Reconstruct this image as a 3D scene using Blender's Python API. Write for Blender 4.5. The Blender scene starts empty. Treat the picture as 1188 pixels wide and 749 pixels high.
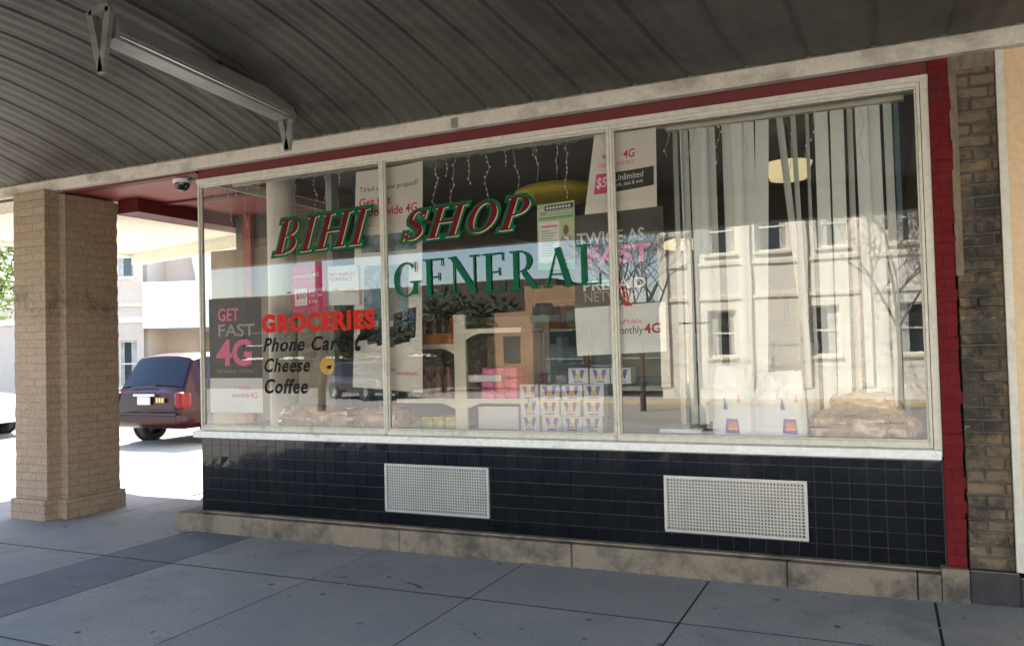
import bpy, bmesh, math, random
from mathutils import Vector, Matrix, noise as mnoise
random.seed(7)
scn = bpy.context.scene
COL = scn.collection
PI = math.pi

# ------------------------------------------------------------------ materials
MATS = {}
def nodes_of(name):
    m = bpy.data.materials.new(name); m.use_nodes = True
    nt = m.node_tree; b = nt.nodes['Principled BSDF']
    MATS[name] = m
    return m, nt, b
def N(nt, t, **kw):
    n = nt.nodes.new(t)
    for k, v in kw.items():
        if k.startswith('i_'): n.inputs[k[2:].replace('_', ' ')].default_value = v
        else: setattr(n, k, v)
    return n
def rgba(c): return (c[0], c[1], c[2], 1.0)
def mixc(nt, fac, a, b):
    m = nt.nodes.new('ShaderNodeMix'); m.data_type = 'RGBA'
    nt.links.new(fac, m.inputs[0])
    for s, v in ((m.inputs[6], a), (m.inputs[7], b)):
        if isinstance(v, (tuple, list)): s.default_value = rgba(v)
        else: nt.links.new(v, s)
    return m.outputs[2]
def ramp(nt, src, p0, p1):
    r = nt.nodes.new('ShaderNodeMapRange'); r.clamp = True
    r.inputs['From Min'].default_value = p0; r.inputs['From Max'].default_value = p1
    nt.links.new(src, r.inputs['Value']); return r.outputs['Result']
def coords(nt, scale=(1, 1, 1)):
    tc = nt.nodes.new('ShaderNodeTexCoord'); mp = nt.nodes.new('ShaderNodeMapping')
    mp.inputs['Scale'].default_value = scale
    nt.links.new(tc.outputs['Object'], mp.inputs['Vector']); return mp.outputs['Vector']
def noise(nt, vec, scale, detail=5, rough=.6):
    n = N(nt, 'ShaderNodeTexNoise'); n.inputs['Scale'].default_value = scale
    n.inputs['Detail'].default_value = detail; n.inputs['Roughness'].default_value = rough
    nt.links.new(vec, n.inputs['Vector']); return n.outputs['Fac']
def bump(nt, b, h, strength=.3, dist=.01):
    bp = N(nt, 'ShaderNodeBump'); bp.inputs['Strength'].default_value = strength
    bp.inputs['Distance'].default_value = dist
    nt.links.new(h, bp.inputs['Height']); nt.links.new(bp.outputs['Normal'], b.inputs['Normal'])
def plain(name, c, rough=.6, metal=0, var=.12, scale=6, coat=0, emit=0, spec=.5, bmp=0):
    m, nt, b = nodes_of(name)
    b.inputs['Roughness'].default_value = rough; b.inputs['Metallic'].default_value = metal
    b.inputs['Coat Weight'].default_value = coat; b.inputs['Specular IOR Level'].default_value = spec
    if var:
        v = coords(nt); f = noise(nt, v, scale)
        f2 = ramp(nt, f, .3, .7)
        o = mixc(nt, f2, tuple(x*(1-var) for x in c), tuple(min(1, x*(1+var)) for x in c))
        nt.links.new(o, b.inputs['Base Color'])
        if bmp: bump(nt, b, f, bmp)
    else: b.inputs['Base Color'].default_value = rgba(c)
    if emit:
        b.inputs['Emission Color'].default_value = rgba(c); b.inputs['Emission Strength'].default_value = emit
    return m
def stained(name, c, dirt, rough=.7, s1=3, lo=.5, hi=.75, stretch=(1, 1, 1), s2=25, bmp=.2, metal=0, amt=1.0):
    """paint or stone with blotches of dirt of their own shape"""
    m, nt, b = nodes_of(name); v = coords(nt, stretch)
    f = noise(nt, v, s1, 8, .65); g = noise(nt, coords(nt), s2, 4)
    a = mixc(nt, ramp(nt, g, .3, .7), tuple(x*.88 for x in c), tuple(min(1, x*1.1) for x in c))
    k = nt.nodes.new('ShaderNodeMath'); k.operation = 'MULTIPLY'; k.inputs[1].default_value = amt
    nt.links.new(ramp(nt, f, lo, hi), k.inputs[0])
    nt.links.new(mixc(nt, k.outputs[0], a, dirt), b.inputs['Base Color'])
    b.inputs['Roughness'].default_value = rough; b.inputs['Metallic'].default_value = metal
    if bmp: bump(nt, b, g, bmp, .006)
    return m
def brick(name, c1, c2, mortar, bw=.21, bh=.072, ms=.008, zsplit=None, c3=None, c4=None, rough=.8, bmp=.8, dirt=None, dlo=.5, dhi=.65, flake=None, nsc=4):
    m, nt, b = nodes_of(name)
    tc = nt.nodes.new('ShaderNodeTexCoord'); sx = nt.nodes.new('ShaderNodeSeparateXYZ')
    nt.links.new(tc.outputs['Object'], sx.inputs[0])
    ad = N(nt, 'ShaderNodeMath'); ad.operation = 'ADD'
    nt.links.new(sx.outputs['X'], ad.inputs[0]); nt.links.new(sx.outputs['Y'], ad.inputs[1])
    cb = nt.nodes.new('ShaderNodeCombineXYZ'); nt.links.new(ad.outputs[0], cb.inputs[0]); nt.links.new(sx.outputs['Z'], cb.inputs[1])
    nz = N(nt, 'ShaderNodeTexNoise'); nz.inputs['Scale'].default_value = 7; nt.links.new(tc.outputs['Object'], nz.inputs['Vector'])
    vm = N(nt, 'ShaderNodeVectorMath'); vm.operation = 'MULTIPLY_ADD'; vm.inputs[1].default_value = (.018, .018, 0)
    nt.links.new(nz.outputs['Color'], vm.inputs[0]); nt.links.new(cb.outputs[0], vm.inputs[2])
    br = nt.nodes.new('ShaderNodeTexBrick'); nt.links.new(vm.outputs[0], br.inputs['Vector'])
    br.inputs['Scale'].default_value = 1; br.inputs['Brick Width'].default_value = bw; br.inputs['Row Height'].default_value = bh
    br.inputs['Mortar Size'].default_value = ms; br.inputs['Mortar Smooth'].default_value = .4; br.inputs['Bias'].default_value = 0
    br.inputs['Color1'].default_value = rgba(c1); br.inputs['Color2'].default_value = rgba(c2); br.inputs['Mortar'].default_value = rgba(mortar)
    col = br.outputs['Color']
    f = noise(nt, tc.outputs['Object'], nsc, 9, .75); g = noise(nt, tc.outputs['Object'], 30, 6, .7)
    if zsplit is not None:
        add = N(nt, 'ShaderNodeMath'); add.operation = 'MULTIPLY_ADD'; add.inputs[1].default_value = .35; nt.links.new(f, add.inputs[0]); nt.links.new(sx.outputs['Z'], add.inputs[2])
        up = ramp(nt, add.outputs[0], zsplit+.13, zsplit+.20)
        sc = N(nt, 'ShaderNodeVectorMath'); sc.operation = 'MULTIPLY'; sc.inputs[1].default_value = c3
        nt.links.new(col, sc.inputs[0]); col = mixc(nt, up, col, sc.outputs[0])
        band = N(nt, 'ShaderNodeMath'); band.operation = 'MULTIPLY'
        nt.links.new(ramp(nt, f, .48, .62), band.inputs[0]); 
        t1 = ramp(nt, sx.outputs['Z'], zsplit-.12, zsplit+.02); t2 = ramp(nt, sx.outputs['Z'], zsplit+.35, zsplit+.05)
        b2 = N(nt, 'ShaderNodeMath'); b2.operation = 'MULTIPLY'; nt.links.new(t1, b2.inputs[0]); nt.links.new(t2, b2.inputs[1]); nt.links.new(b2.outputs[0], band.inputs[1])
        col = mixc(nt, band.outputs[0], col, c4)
    if dirt is not None:
        col = mixc(nt, ramp(nt, f, dlo, dhi), col, dirt)
    if flake is not None:
        mpf = nt.nodes.new('ShaderNodeMapping'); mpf.inputs['Scale'].default_value = (3.5, 3.5, 12); mpf.inputs['Location'].default_value = (3, 1, 7); nt.links.new(tc.outputs['Object'], mpf.inputs['Vector'])
        col = mixc(nt, ramp(nt, noise(nt, mpf.outputs[0], 1.6, 9, .75), .60, .68), col, flake)
    dk = N(nt, 'ShaderNodeVectorMath'); dk.operation = 'SCALE'; dk.inputs['Scale'].default_value = .72; nt.links.new(col, dk.inputs[0])
    col = mixc(nt, ramp(nt, g, .38, .62), dk.outputs[0], col)
    nt.links.new(col, b.inputs['Base Color']); b.inputs['Roughness'].default_value = rough
    hm = N(nt, 'ShaderNodeMath'); hm.operation = 'MULTIPLY_ADD'; hm.inputs[1].default_value = -1
    nt.links.new(br.outputs['Fac'], hm.inputs[0]); nt.links.new(g, hm.inputs[2])
    bump(nt, b, hm.outputs[0], bmp, .008)
    return m
def glass(name, tint=(1, 1, 1), k=2.0, rough=.0, base=.02, dust=.02, wave=False):
    m = bpy.data.materials.new(name); m.use_nodes = True; nt = m.node_tree; nt.nodes.clear(); MATS[name] = m
    out = N(nt, 'ShaderNodeOutputMaterial'); tr = N(nt, 'ShaderNodeBsdfTransparent'); gl = N(nt, 'ShaderNodeBsdfGlossy')
    tr.inputs['Color'].default_value = rgba(tint); gl.inputs['Roughness'].default_value = rough
    gl.inputs['Color'].default_value = (1, 1, 1, 1)
    fr = N(nt, 'ShaderNodeFresnel'); fr.inputs['IOR'].default_value = 1.52
    mm = N(nt, 'ShaderNodeMath'); mm.operation = 'MULTIPLY_ADD'; mm.use_clamp = True; mm.inputs[1].default_value = k; mm.inputs[2].default_value = base
    nt.links.new(fr.outputs[0], mm.inputs[0])
    if wave:
        bw = N(nt, 'ShaderNodeBump'); bw.inputs['Strength'].default_value = .5; bw.inputs['Distance'].default_value = .0011
        nt.links.new(noise(nt, coords(nt), 1.7, 1, .4), bw.inputs['Height']); nt.links.new(bw.outputs['Normal'], gl.inputs['Normal'])
    mx = N(nt, 'ShaderNodeMixShader'); nt.links.new(mm.outputs[0], mx.inputs[0]); nt.links.new(tr.outputs[0], mx.inputs[1]); nt.links.new(gl.outputs[0], mx.inputs[2])
    last = mx.outputs[0]
    if dust:
        df = N(nt, 'ShaderNodeBsdfDiffuse'); df.inputs['Color'].default_value = (.6, .58, .52, 1)
        v = coords(nt, (1, 1, .35)); f = noise(nt, v, 5, 8, .7)
        dm = N(nt, 'ShaderNodeMath'); dm.operation = 'MULTIPLY'; dm.inputs[1].default_value = dust; nt.links.new(ramp(nt, f, .3, .75), dm.inputs[0])
        m2 = N(nt, 'ShaderNodeMixShader'); nt.links.new(dm.outputs[0], m2.inputs[0]); nt.links.new(last, m2.inputs[1]); nt.links.new(df.outputs[0], m2.inputs[2]); last = m2.outputs[0]
    nt.links.new(last, out.inputs['Surface'])
    return m

# ------------------------------------------------------------------ mesh helper
class MB:
    def __init__(s): s.v = []; s.f = []; s.m = []; s.mats = []; s.cur = 0
    def mat(s, name):
        if name not in s.mats: s.mats.append(name)
        s.cur = s.mats.index(name); return s
    def poly(s, pts):
        i = len(s.v); s.v += [tuple(p) for p in pts]; s.f.append(tuple(range(i, i+len(pts)))); s.m.append(s.cur)
    def faces(s, vs, fs):
        i = len(s.v); s.v += [tuple(p) for p in vs]
        for f in fs: s.f.append(tuple(i+k for k in f)); s.m.append(s.cur)
    def box(s, x0, x1, y0, y1, z0, z1, M=None):
        vs = [Vector(p) for p in ((x0,y0,z0),(x1,y0,z0),(x1,y1,z0),(x0,y1,z0),(x0,y0,z1),(x1,y0,z1),(x1,y1,z1),(x0,y1,z1))]
        if M is not None: vs = [M @ p for p in vs]
        s.faces(vs, [(0,3,2,1),(4,5,6,7),(0,1,5,4),(1,2,6,5),(2,3,7,6),(3,0,4,7)])
    def bar(s, a, b, w, d=None, up=(0, 0, 1)):
        a = Vector(a); b = Vector(b); d = d or w; t = (b-a).normalized(); u = Vector(up)
        if abs(t.dot(u)) > .95: u = Vector((1, 0, 0))
        r = t.cross(u).normalized()*w/2; q = r.cross(t).normalized()*d/2
        vs = [a-r-q, a+r-q, a+r+q, a-r+q, b-r-q, b+r-q, b+r+q, b-r+q]
        s.faces(vs, [(0,3,2,1),(4,5,6,7),(0,1,5,4),(1,2,6,5),(2,3,7,6),(3,0,4,7)])
    def tube(s, pts, rad, n=6, cap=True):
        pts = [Vector(p) for p in pts]; rs = rad if isinstance(rad, (list, tuple)) else [rad]*len(pts)
        base = len(s.v); ref = Vector((.3, .2, 1)).normalized()
        for i, p in enumerate(pts):
            t = (pts[min(i+1, len(pts)-1)]-pts[max(i-1, 0)]).normalized()
            if abs(t.dot(ref)) > .97: rr = Vector((1, .1, 0))
            else: rr = ref
            u = t.cross(rr).normalized(); w = t.cross(u)
            for k in range(n):
                a = 2*PI*k/n; s.v.append(tuple(p+rs[i]*(math.cos(a)*u+math.sin(a)*w)))
        for i in range(len(pts)-1):
            for k in range(n):
                s.f.append((base+i*n+k, base+i*n+(k+1) % n, base+(i+1)*n+(k+1) % n, base+(i+1)*n+k)); s.m.append(s.cur)
        if cap:
            s.f.append(tuple(base+k for k in reversed(range(n)))); s.m.append(s.cur)
            e = base+(len(pts)-1)*n; s.f.append(tuple(e+k for k in range(n))); s.m.append(s.cur)
    def lathe(s, prof, c=(0, 0, 0), n=24, M=None):
        base = len(s.v); c = Vector(c)
        for r, z in prof:
            for k in range(n):
                a = 2*PI*k/n; p = Vector((r*math.cos(a), r*math.sin(a), z))
                if M is not None: p = M @ p
                s.v.append(tuple(p+c))
        for i in range(len(prof)-1):
            for k in range(n):
                s.f.append((base+i*n+k, base+i*n+(k+1) % n, base+(i+1)*n+(k+1) % n, base+(i+1)*n+k)); s.m.append(s.cur)
    def ball(s, c, r, n=8, m=5):
        if not isinstance(r, (list, tuple)): r = (r, r, r)
        base = len(s.v)
        for i in range(m+1):
            t = PI*i/m
            for k in range(n):
                a = 2*PI*k/n
                s.v.append((c[0]+r[0]*math.sin(t)*math.cos(a), c[1]+r[1]*math.sin(t)*math.sin(a), c[2]+r[2]*math.cos(t)))
        for i in range(m):
            for k in range(n):
                s.f.append((base+i*n+k, base+(i+1)*n+k, base+(i+1)*n+(k+1) % n, base+i*n+(k+1) % n)); s.m.append(s.cur)
    def build(s, name, mat=None, parent=None, smooth=False, loc=None, bevel=0):
        me = bpy.data.meshes.new(name); me.from_pydata(s.v, [], s.f)
        for mn in (s.mats or [mat]): me.materials.append(MATS[mn])
        if s.mats: me.polygons.foreach_set('material_index', s.m)
        bm = bmesh.new(); bm.from_mesh(me)
        if smooth: bmesh.ops.remove_doubles(bm, verts=bm.verts, dist=1e-5)
        bmesh.ops.recalc_face_normals(bm, faces=bm.faces) if smooth or bevel else None
        if bevel:
            bmesh.ops.remove_doubles(bm, verts=bm.verts, dist=1e-5)
            es = [e for e in bm.edges if len(e.link_faces) == 2 and e.calc_face_angle(0) > .5]
            bmesh.ops.bevel(bm, geom=es, offset=bevel, segments=2, affect='EDGES', profile=.6, clamp_overlap=True)
        bm.to_mesh(me); bm.free()
        if smooth:
            me.polygons.foreach_set('use_smooth', [True]*len(me.polygons)); me.set_sharp_from_angle(angle=math.radians(38))
        o = bpy.data.objects.new(name, me); COL.objects.link(o)
        if parent: o.parent = parent
        if loc: o.location = loc
        return o
def box_obj(name, x0, x1, y0, y1, z0, z1, mat, parent=None, bevel=0):
    b = MB(); b.box(x0, x1, y0, y1, z0, z1); return b.build(name, mat, parent, bevel=bevel)
def tag(o, label, cat, group=None, kind=None):
    if label: o['label'] = label
    if cat: o['category'] = cat
    if group: o['group'] = group
    if kind: o['kind'] = kind
    return o
def thing(name, label, cat, loc=(0, 0, 0), rz=0, group=None):
    o = bpy.data.objects.new(name, None); COL.objects.link(o); o.location = loc; o.rotation_euler = (0, 0, rz); o.empty_display_size = .1
    return tag(o, label, cat, group)
def struct(o): o['kind'] = 'structure'; return o
def dup(root, loc, rz=None, label=None, group=None):
    r = root.copy(); COL.objects.link(r); r.location = loc
    if rz is not None: r.rotation_euler = (0, 0, rz)
    if label: r['label'] = label
    if group: r['group'] = group
    for ch in list(root.children):
        c = ch.copy(); COL.objects.link(c); c.parent = r
        for g in list(ch.children):
            d = g.copy(); COL.objects.link(d); d.parent = c
    return r

# ------------------------------------------------------------------ lettering
_TC = {}
def glyphs(txt, bold=0.0, shear=0.0, spacing=1.0):
    key = (txt, bold, shear, spacing)
    if key in _TC: return _TC[key]
    cu = bpy.data.curves.new('lettering_source', 'FONT'); cu.body = txt; cu.offset = bold; cu.shear = shear; cu.space_character = spacing
    cu.resolution_u = 4; cu.fill_mode = 'FRONT'
    o = bpy.data.objects.new('lettering_source', cu); COL.objects.link(o)
    dg = bpy.context.evaluated_depsgraph_get(); ev = o.evaluated_get(dg); me = ev.to_mesh()
    vs = [(v.co.x, v.co.y) for v in me.vertices]; fs = [tuple(p.vertices) for p in me.polygons]
    ev.to_mesh_clear(); bpy.data.objects.remove(o); bpy.data.curves.remove(cu)
    x0 = min(v[0] for v in vs); x1 = max(v[0] for v in vs); y0 = min(v[1] for v in vs); y1 = max(v[1] for v in vs)
    vs = [((x-x0)/(x1-x0), (y-y0)/(y1-y0)) for x, y in vs]
    _TC[key] = (vs, fs); return _TC[key]
class Sheet:
    """a printed sheet: corners in (x, z), a depth, a bow; everything printed on it follows the same surface"""
    def __init__(s, TL, TR, BR, BL, y, bow=0, bow2=0, curl=0):
        s.c = (TL, TR, BR, BL); s.y = y; s.bow = bow; s.bow2 = bow2; s.curl = curl; s.mb = MB()
    def at(s, u, v, lift=0):
        TL, TR, BR, BL = s.c; w = 1-v
        x = (TL[0]*(1-u)+TR[0]*u)*(1-w)+(BL[0]*(1-u)+BR[0]*u)*w
        z = (TL[1]*(1-u)+TR[1]*u)*(1-w)+(BL[1]*(1-u)+BR[1]*u)*w
        y = s.y+s.bow*math.sin(PI*u)+s.bow2*math.sin(2*PI*v+u*2)+s.curl*max(0, .35-v)**2*6
        return (x, y-lift, z)
    def rect(s, u0, v0, u1, v1, mat, lift=0, n=10):
        s.mb.mat(mat); nu = max(1, int(n*(u1-u0)+.5)); nv = max(1, int(n*(v1-v0)+.5))
        vs = [s.at(u0+(u1-u0)*i/nu, v0+(v1-v0)*j/nv, lift) for j in range(nv+1) for i in range(nu+1)]
        fs = [(j*(nu+1)+i, j*(nu+1)+i+1, (j+1)*(nu+1)+i+1, (j+1)*(nu+1)+i) for j in range(nv) for i in range(nu)]
        s.mb.faces(vs, fs)
    def blob(s, u, v, ru, rv, mat, lift, n=16):
        s.mb.mat(mat); s.mb.poly([s.at(u+ru*math.cos(2*PI*k/n), v+rv*math.sin(2*PI*k/n), lift) for k in range(n)])
    def shape(s, pts, mat, lift): s.mb.mat(mat); s.mb.poly([s.at(u, v, lift) for u, v in pts])
    def text(s, t, u0, v0, u1, v1, mat, lift=.003, bold=0, shear=0):
        s.mb.mat(mat); vs, fs = glyphs(t, bold, shear)
        s.mb.faces([s.at(u0+(u1-u0)*a, v0+(v1-v0)*b, lift) for a, b in vs], fs)
    def build(s, name, label, cat, paper, group=None):
        s.rect(0, 0, 1, 1, paper, 0)
        s.mb.mat(paper); vs = [s.at(i/10, j/10, -.0012) for j in range(11) for i in range(11)]
        s.mb.faces(vs, [(j*11+i, (j+1)*11+i, (j+1)*11+i+1, j*11+i+1) for j in range(10) for i in range(10)])
        o = s.mb.build(name); tag(o, label, cat, group); return o
# serif letters built of strokes
def serif_strokes(ch):
    R = lambda a, b, c, d: ('R', a, b, c, d)
    Ln = lambda a, b, c, d, w: ('L', a, b, c, d, w)
    A = lambda cx, cy, rx, ry, a0, a1, w0=.16, w1=.055: ('A', cx, cy, rx, ry, a0, a1, w0, w1)
    st = lambda x, w=.16: [R(x-w/2, 0, x+w/2, 1), R(x-w/2-.1, 0, x+w/2+.1, .055), R(x-w/2-.1, .945, x+w/2+.1, 1)]
    if ch == 'I': return .4, st(.2)
    if ch == 'H': return .95, st(.2)+st(.75)+[R(.2, .47, .75, .54)]
    if ch == 'B': return .74, st(.2)+[R(.2, .945, .4, 1), R(.2, .49, .42, .545), R(.2, 0, .42, .055), A(.38, .745, .2, .228, -90, 90), A(.4, .272, .24, .245, -90, 90)]
    if ch == 'P': return .7, st(.2)+[R(.2, .945, .4, 1), R(.2, .42, .4, .475), A(.38, .71, .24, .262, -90, 90)]
    if ch == 'R': return .84, st(.2)+[R(.2, .945, .4, 1), R(.2, .44, .4, .495), A(.38, .72, .23, .252, -90, 90), Ln(.4, .46, .72, .03, .15), R(.62, 0, .86, .055)]
    if ch == 'O': return .88, [A(.44, .5, .34, .475, 0, 360)]
    if ch == 'S': return .66, [A(.33, .74, .22, .235, 20, 250, .13), A(.33, .27, .23, .245, -160, 70, .13), Ln(.18, .62, .48, .40, .15), R(.52, .7, .57, .97), R(.06, .03, .11, .3)]
    if ch == 'G': return .9, [A(.45, .5, .36, .475, 45, 325), R(.66, .08, .82, .42), R(.56, .40, .9, .455), R(.72, .68, .77, .97)]
    if ch == 'E': return .72, st(.2)+[R(.2, .945, .62, 1), R(.2, .48, .5, .535), R(.2, 0, .66, .055), R(.58, .78, .63, 1), R(.48, .4, .53, .62), R(.62, 0, .67, .24)]
    if ch == 'N': return .95, [R(.16, 0, .22, 1), R(.76, 0, .82, 1), Ln(.16, .98, .8, .04, .17), R(.04, 0, .34, .055), R(.64, .945, .94, 1), R(.02, .945, .26, 1)]
    if ch == 'A': return .88, [Ln(.14, 0, .44, .98, .06), Ln(.44, .98, .74, 0, .17), R(.24, .3, .66, .35), R(.02, 0, .28, .055), R(.56, 0, .92, .055)]
    if ch == 'L': return .68, st(.2)+[R(.2, 0, .62, .055), R(.58, 0, .63, .28)]
    return .35, []
def serif_text(mb, mat, word, x0, x1, z0, z1, y, grow=0, shear=0, dx=0, dz=0, rise=0, gap=.04):
    """rows of brushed serif letters; every stroke on its own film depth"""
    tot = sum(serif_strokes(c)[0] for c in word)+gap*(len(word)-1)
    sx = (x1-x0)/(tot+shear); sz = z1-z0; cx = 0; k = 0; mb.mat(mat)
    def put(pts, close=True):
        nonlocal k
        out = []
        for a, b in pts:
            X = x0+(a+shear*b)*sx+dx; Z = z0+b*sz+dz+rise*(X-x0)
            out.append((X, y+k*.00011, Z))
        mb.poly(out); 
    for ch in word:
        w, ss = serif_strokes(ch); g = grow
        for q in ss:
            k += 1
            if q[0] == 'R': put([(cx+q[1]-g*1.0, q[2]-g), (cx+q[3]+g, q[2]-g), (cx+q[3]+g, q[4]+g), (cx+q[1]-g, q[4]+g)])
            elif q[0] == 'L':
                a, b, c, d, ww = q[1:]; L = math.hypot(c-a, d-b); tx, tz = (c-a)/L, (d-b)/L; h = ww/2+g; e = g
                put([(cx+a-tx*e-tz*h, b-tz*e+tx*h), (cx+a-tx*e+tz*h, b-tz*e-tx*h), (cx+c+tx*e+tz*h, d+tz*e-tx*h), (cx+c+tx*e-tz*h, d+tz*e+tx*h)])
            else:
                X, Z, rx, ry, a0, a1, w0, w1 = q[1:]; n = 22; prev = None
                for i in range(n+1):
                    t = math.radians(a0+(a1-a0)*i/n); ww = w1+(w0-w1)*math.cos(t)**2; h = ww/2+g
                    ux, uz = math.cos(t), math.sin(t)
                    ro = (cx+X+(rx-w0/2+ww/2+g)*ux if False else cx+X+(rx+h-w0/4)*ux, Z+(ry+h-w1/2)*uz); ri = (cx+X+(rx-h-w0/4)*ux, Z+(ry-h-w1/2)*uz)
                    if prev: put([prev[0], ro, ri, prev[1]])
                    prev = (ro, ri)
        cx += w+gap

# ------------------------------------------------------------------ material list
def pavement_mat():
    m, nt, b = nodes_of('pavement'); v = coords(nt)
    geo = N(nt, 'ShaderNodeNewGeometry')
    f = noise(nt, v, 1.6, 8, .65); g = noise(nt, v, 60, 5, .7); h = noise(nt, v, 9, 6, .7)
    c = mixc(nt, geo.outputs['Random Per Island'], (.305, .287, .262), (.38, .358, .33))
    c = mixc(nt, ramp(nt, f, .35, .7), c, (.245, .245, .25))
    c = mixc(nt, ramp(nt, g, .42, .7), c, (.20, .20, .20)); gr2 = noise(nt, v, 170, 3, .8); c = mixc(nt, ramp(nt, gr2, .55, .70), c, (.15, .15, .148)); c = mixc(nt, ramp(nt, gr2, .40, .28), c, (.46, .45, .43))
    # gum spots and oil specks
    vo = N(nt, 'ShaderNodeTexVoronoi'); vo.inputs['Scale'].default_value = 3.2; nt.links.new(v, vo.inputs['Vector'])
    n2 = N(nt, 'ShaderNodeMath'); n2.operation = 'MULTIPLY_ADD'; n2.inputs[1].default_value = .06; n2.inputs[2].default_value = -.03; nt.links.new(h, n2.inputs[0])
    n3 = N(nt, 'ShaderNodeMath'); n3.operation = 'ADD'; nt.links.new(vo.outputs['Distance'], n3.inputs[0]); nt.links.new(n2.outputs[0], n3.inputs[1])
    c = mixc(nt, ramp(nt, n3.outputs[0], .085, .05), c, (.07, .07, .075))
    c = mixc(nt, ramp(nt, h, .60, .72), c, (.17, .166, .16))
    k1 = noise(nt, coords(nt, (1, 1, 1)), .7, 9, .72); c = mixc(nt, ramp(nt, k1, .54, .62), c, (.21, .205, .195))
    # hairline cracks
    wv = N(nt, 'ShaderNodeTexNoise'); wv.inputs['Scale'].default_value = 2.5; wv.inputs['Detail'].default_value = 6; nt.links.new(v, wv.inputs['Vector'])
    vm = N(nt, 'ShaderNodeVectorMath'); vm.operation = 'MULTIPLY_ADD'; vm.inputs[1].default_value = (.22, .22, .22); nt.links.new(wv.outputs['Color'], vm.inputs[0]); nt.links.new(v, vm.inputs[2])
    ve = N(nt, 'ShaderNodeTexVoronoi'); ve.feature = 'DISTANCE_TO_EDGE'; ve.inputs['Scale'].default_value = .27; nt.links.new(vm.outputs[0], ve.inputs['Vector'])
    mk = N(nt, 'ShaderNodeMath'); mk.operation = 'MULTIPLY'; nt.links.new(ramp(nt, ve.outputs['Distance'], .0032, .001), mk.inputs[0]); nt.links.new(ramp(nt, f, .56, .62), mk.inputs[1])
    c = mixc(nt, mk.outputs[0], c, (.06, .058, .055))
    # small dropped gum
    v3 = N(nt, 'ShaderNodeTexVoronoi'); v3.inputs['Scale'].default_value = 5.3; nt.links.new(v, v3.inputs['Vector'])
    m3 = N(nt, 'ShaderNodeMath'); m3.operation = 'MULTIPLY'; nt.links.new(ramp(nt, v3.outputs['Distance'], .10, .07), m3.inputs[0])
    sp = N(nt, 'ShaderNodeSeparateColor'); nt.links.new(v3.outputs['Color'], sp.inputs[0]); nt.links.new(ramp(nt, sp.outputs[0], .72, .75), m3.inputs[1])
    c = mixc(nt, m3.outputs[0], c, (.12, .12, .12))
    nt.links.new(c, b.inputs['Base Color']); b.inputs['Roughness'].default_value = .85
    bump(nt, b, g, .25, .004); return m
pavement_mat()
stained('pavement_dark', (.15, .155, .17), (.11, .11, .12), .85, 2.5, .45, .7)
plain('joint_dirt', (.035, .034, .033), .95)
stained('road', (.30, .275, .24), (.21, .195, .17), .9, .6, .5, .7, s2=40)
plain('yellow_paint', (.56, .43, .20), .7, var=.2, scale=3)
plain('white_paint', (.72, .70, .64), .6, var=.06)
stained('kerb_stone', (.40, .38, .34), (.25, .24, .22), .85, 3)
stained('plinth_stone', (.225, .18, .13), (.07, .06, .05), .9, 4, .46, .66, s2=45, bmp=.9)
m, nt, b = nodes_of('black_tile'); v = coords(nt); geo = N(nt, 'ShaderNodeNewGeometry')
nt.links.new(mixc(nt, geo.outputs['Random Per Island'], (.003, .0035, .005), (.006, .007, .009)), b.inputs['Base Color']); b.inputs['Roughness'].default_value = .05; b.inputs['Specular IOR Level'].default_value = .45
bump(nt, b, noise(nt, v, 12, 2), .03, .01); rn = ramp(nt, noise(nt, coords(nt, (1, 1, .4)), 3, 7, .7), .4, .75); rm = N(nt, 'ShaderNodeMapRange'); rm.inputs['To Min'].default_value = .03; rm.inputs['To Max'].default_value = .22; nt.links.new(rn, rm.inputs['Value']); nt.links.new(rm.outputs[0], b.inputs['Roughness'])
plain('grout', (.16, .155, .15), .9)
stained('sill_paint', (.80, .78, .75), (.40, .38, .34), .45, 8, .58, .75, (.4, 1, 1), bmp=.05)
stained('frame_paint', (.58, .545, .46), (.38, .34, .27), .42, 7, .56, .74, (1, 1, .5), bmp=.05)
stained('beam_paint', (.60, .55, .46), (.20, .17, .13), .6, 2.6, .50, .72, (1, 1, 1.4), s2=40, bmp=.25, amt=.85)
stained('red_paint', (.12, .011, .013), (.075, .011, .011), .55, 5, .5, .75, bmp=.3)
brick('red_brick', (.155, .010, .014), (.14, .009, .012), (.12, .008, .011), .2, .072, .006, bmp=.5, dirt=(.085, .02, .02), dlo=.56, dhi=.68); MATS['red_brick'].node_tree.nodes['Principled BSDF'].inputs['Specular IOR Level'].default_value = .2
stained('soffit_red', (.38, .075, .065), (.27, .05, .045), .5, 1.2, .5, .8, bmp=.05)
stained('soffit_cream', (.72, .68, .57), (.58, .54, .44), .6, 2, .5, .8, bmp=.05)
def ceiling_mat():
    m, nt, b = nodes_of('corrugated_metal'); v = coords(nt, (1, .25, .25)); f = noise(nt, v, 5, 8, .7); g = noise(nt, coords(nt), 1.1, 6)
    c = mixc(nt, ramp(nt, f, .3, .75), (.112, .103, .086), (.064, .058, .048))
    c = mixc(nt, ramp(nt, g, .5, .72), c, (.040, .034, .027))
    nt.links.new(c, b.inputs['Base Color']); b.inputs['Roughness'].default_value = .6; b.inputs['Specular IOR Level'].default_value = .3
ceiling_mat()
stained('fixture_metal', (.25, .245, .22), (.10, .09, .07), .4, 6, .5, .75, (1, .3, 1), bmp=.05, metal=.2)
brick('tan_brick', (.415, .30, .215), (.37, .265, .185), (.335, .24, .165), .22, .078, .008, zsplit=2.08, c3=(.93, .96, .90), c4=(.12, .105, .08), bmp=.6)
stained('raw_mortar', (.10, .085, .065), (.03, .027, .023), .95, 5, .45, .65, s2=60, bmp=.8)
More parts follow.
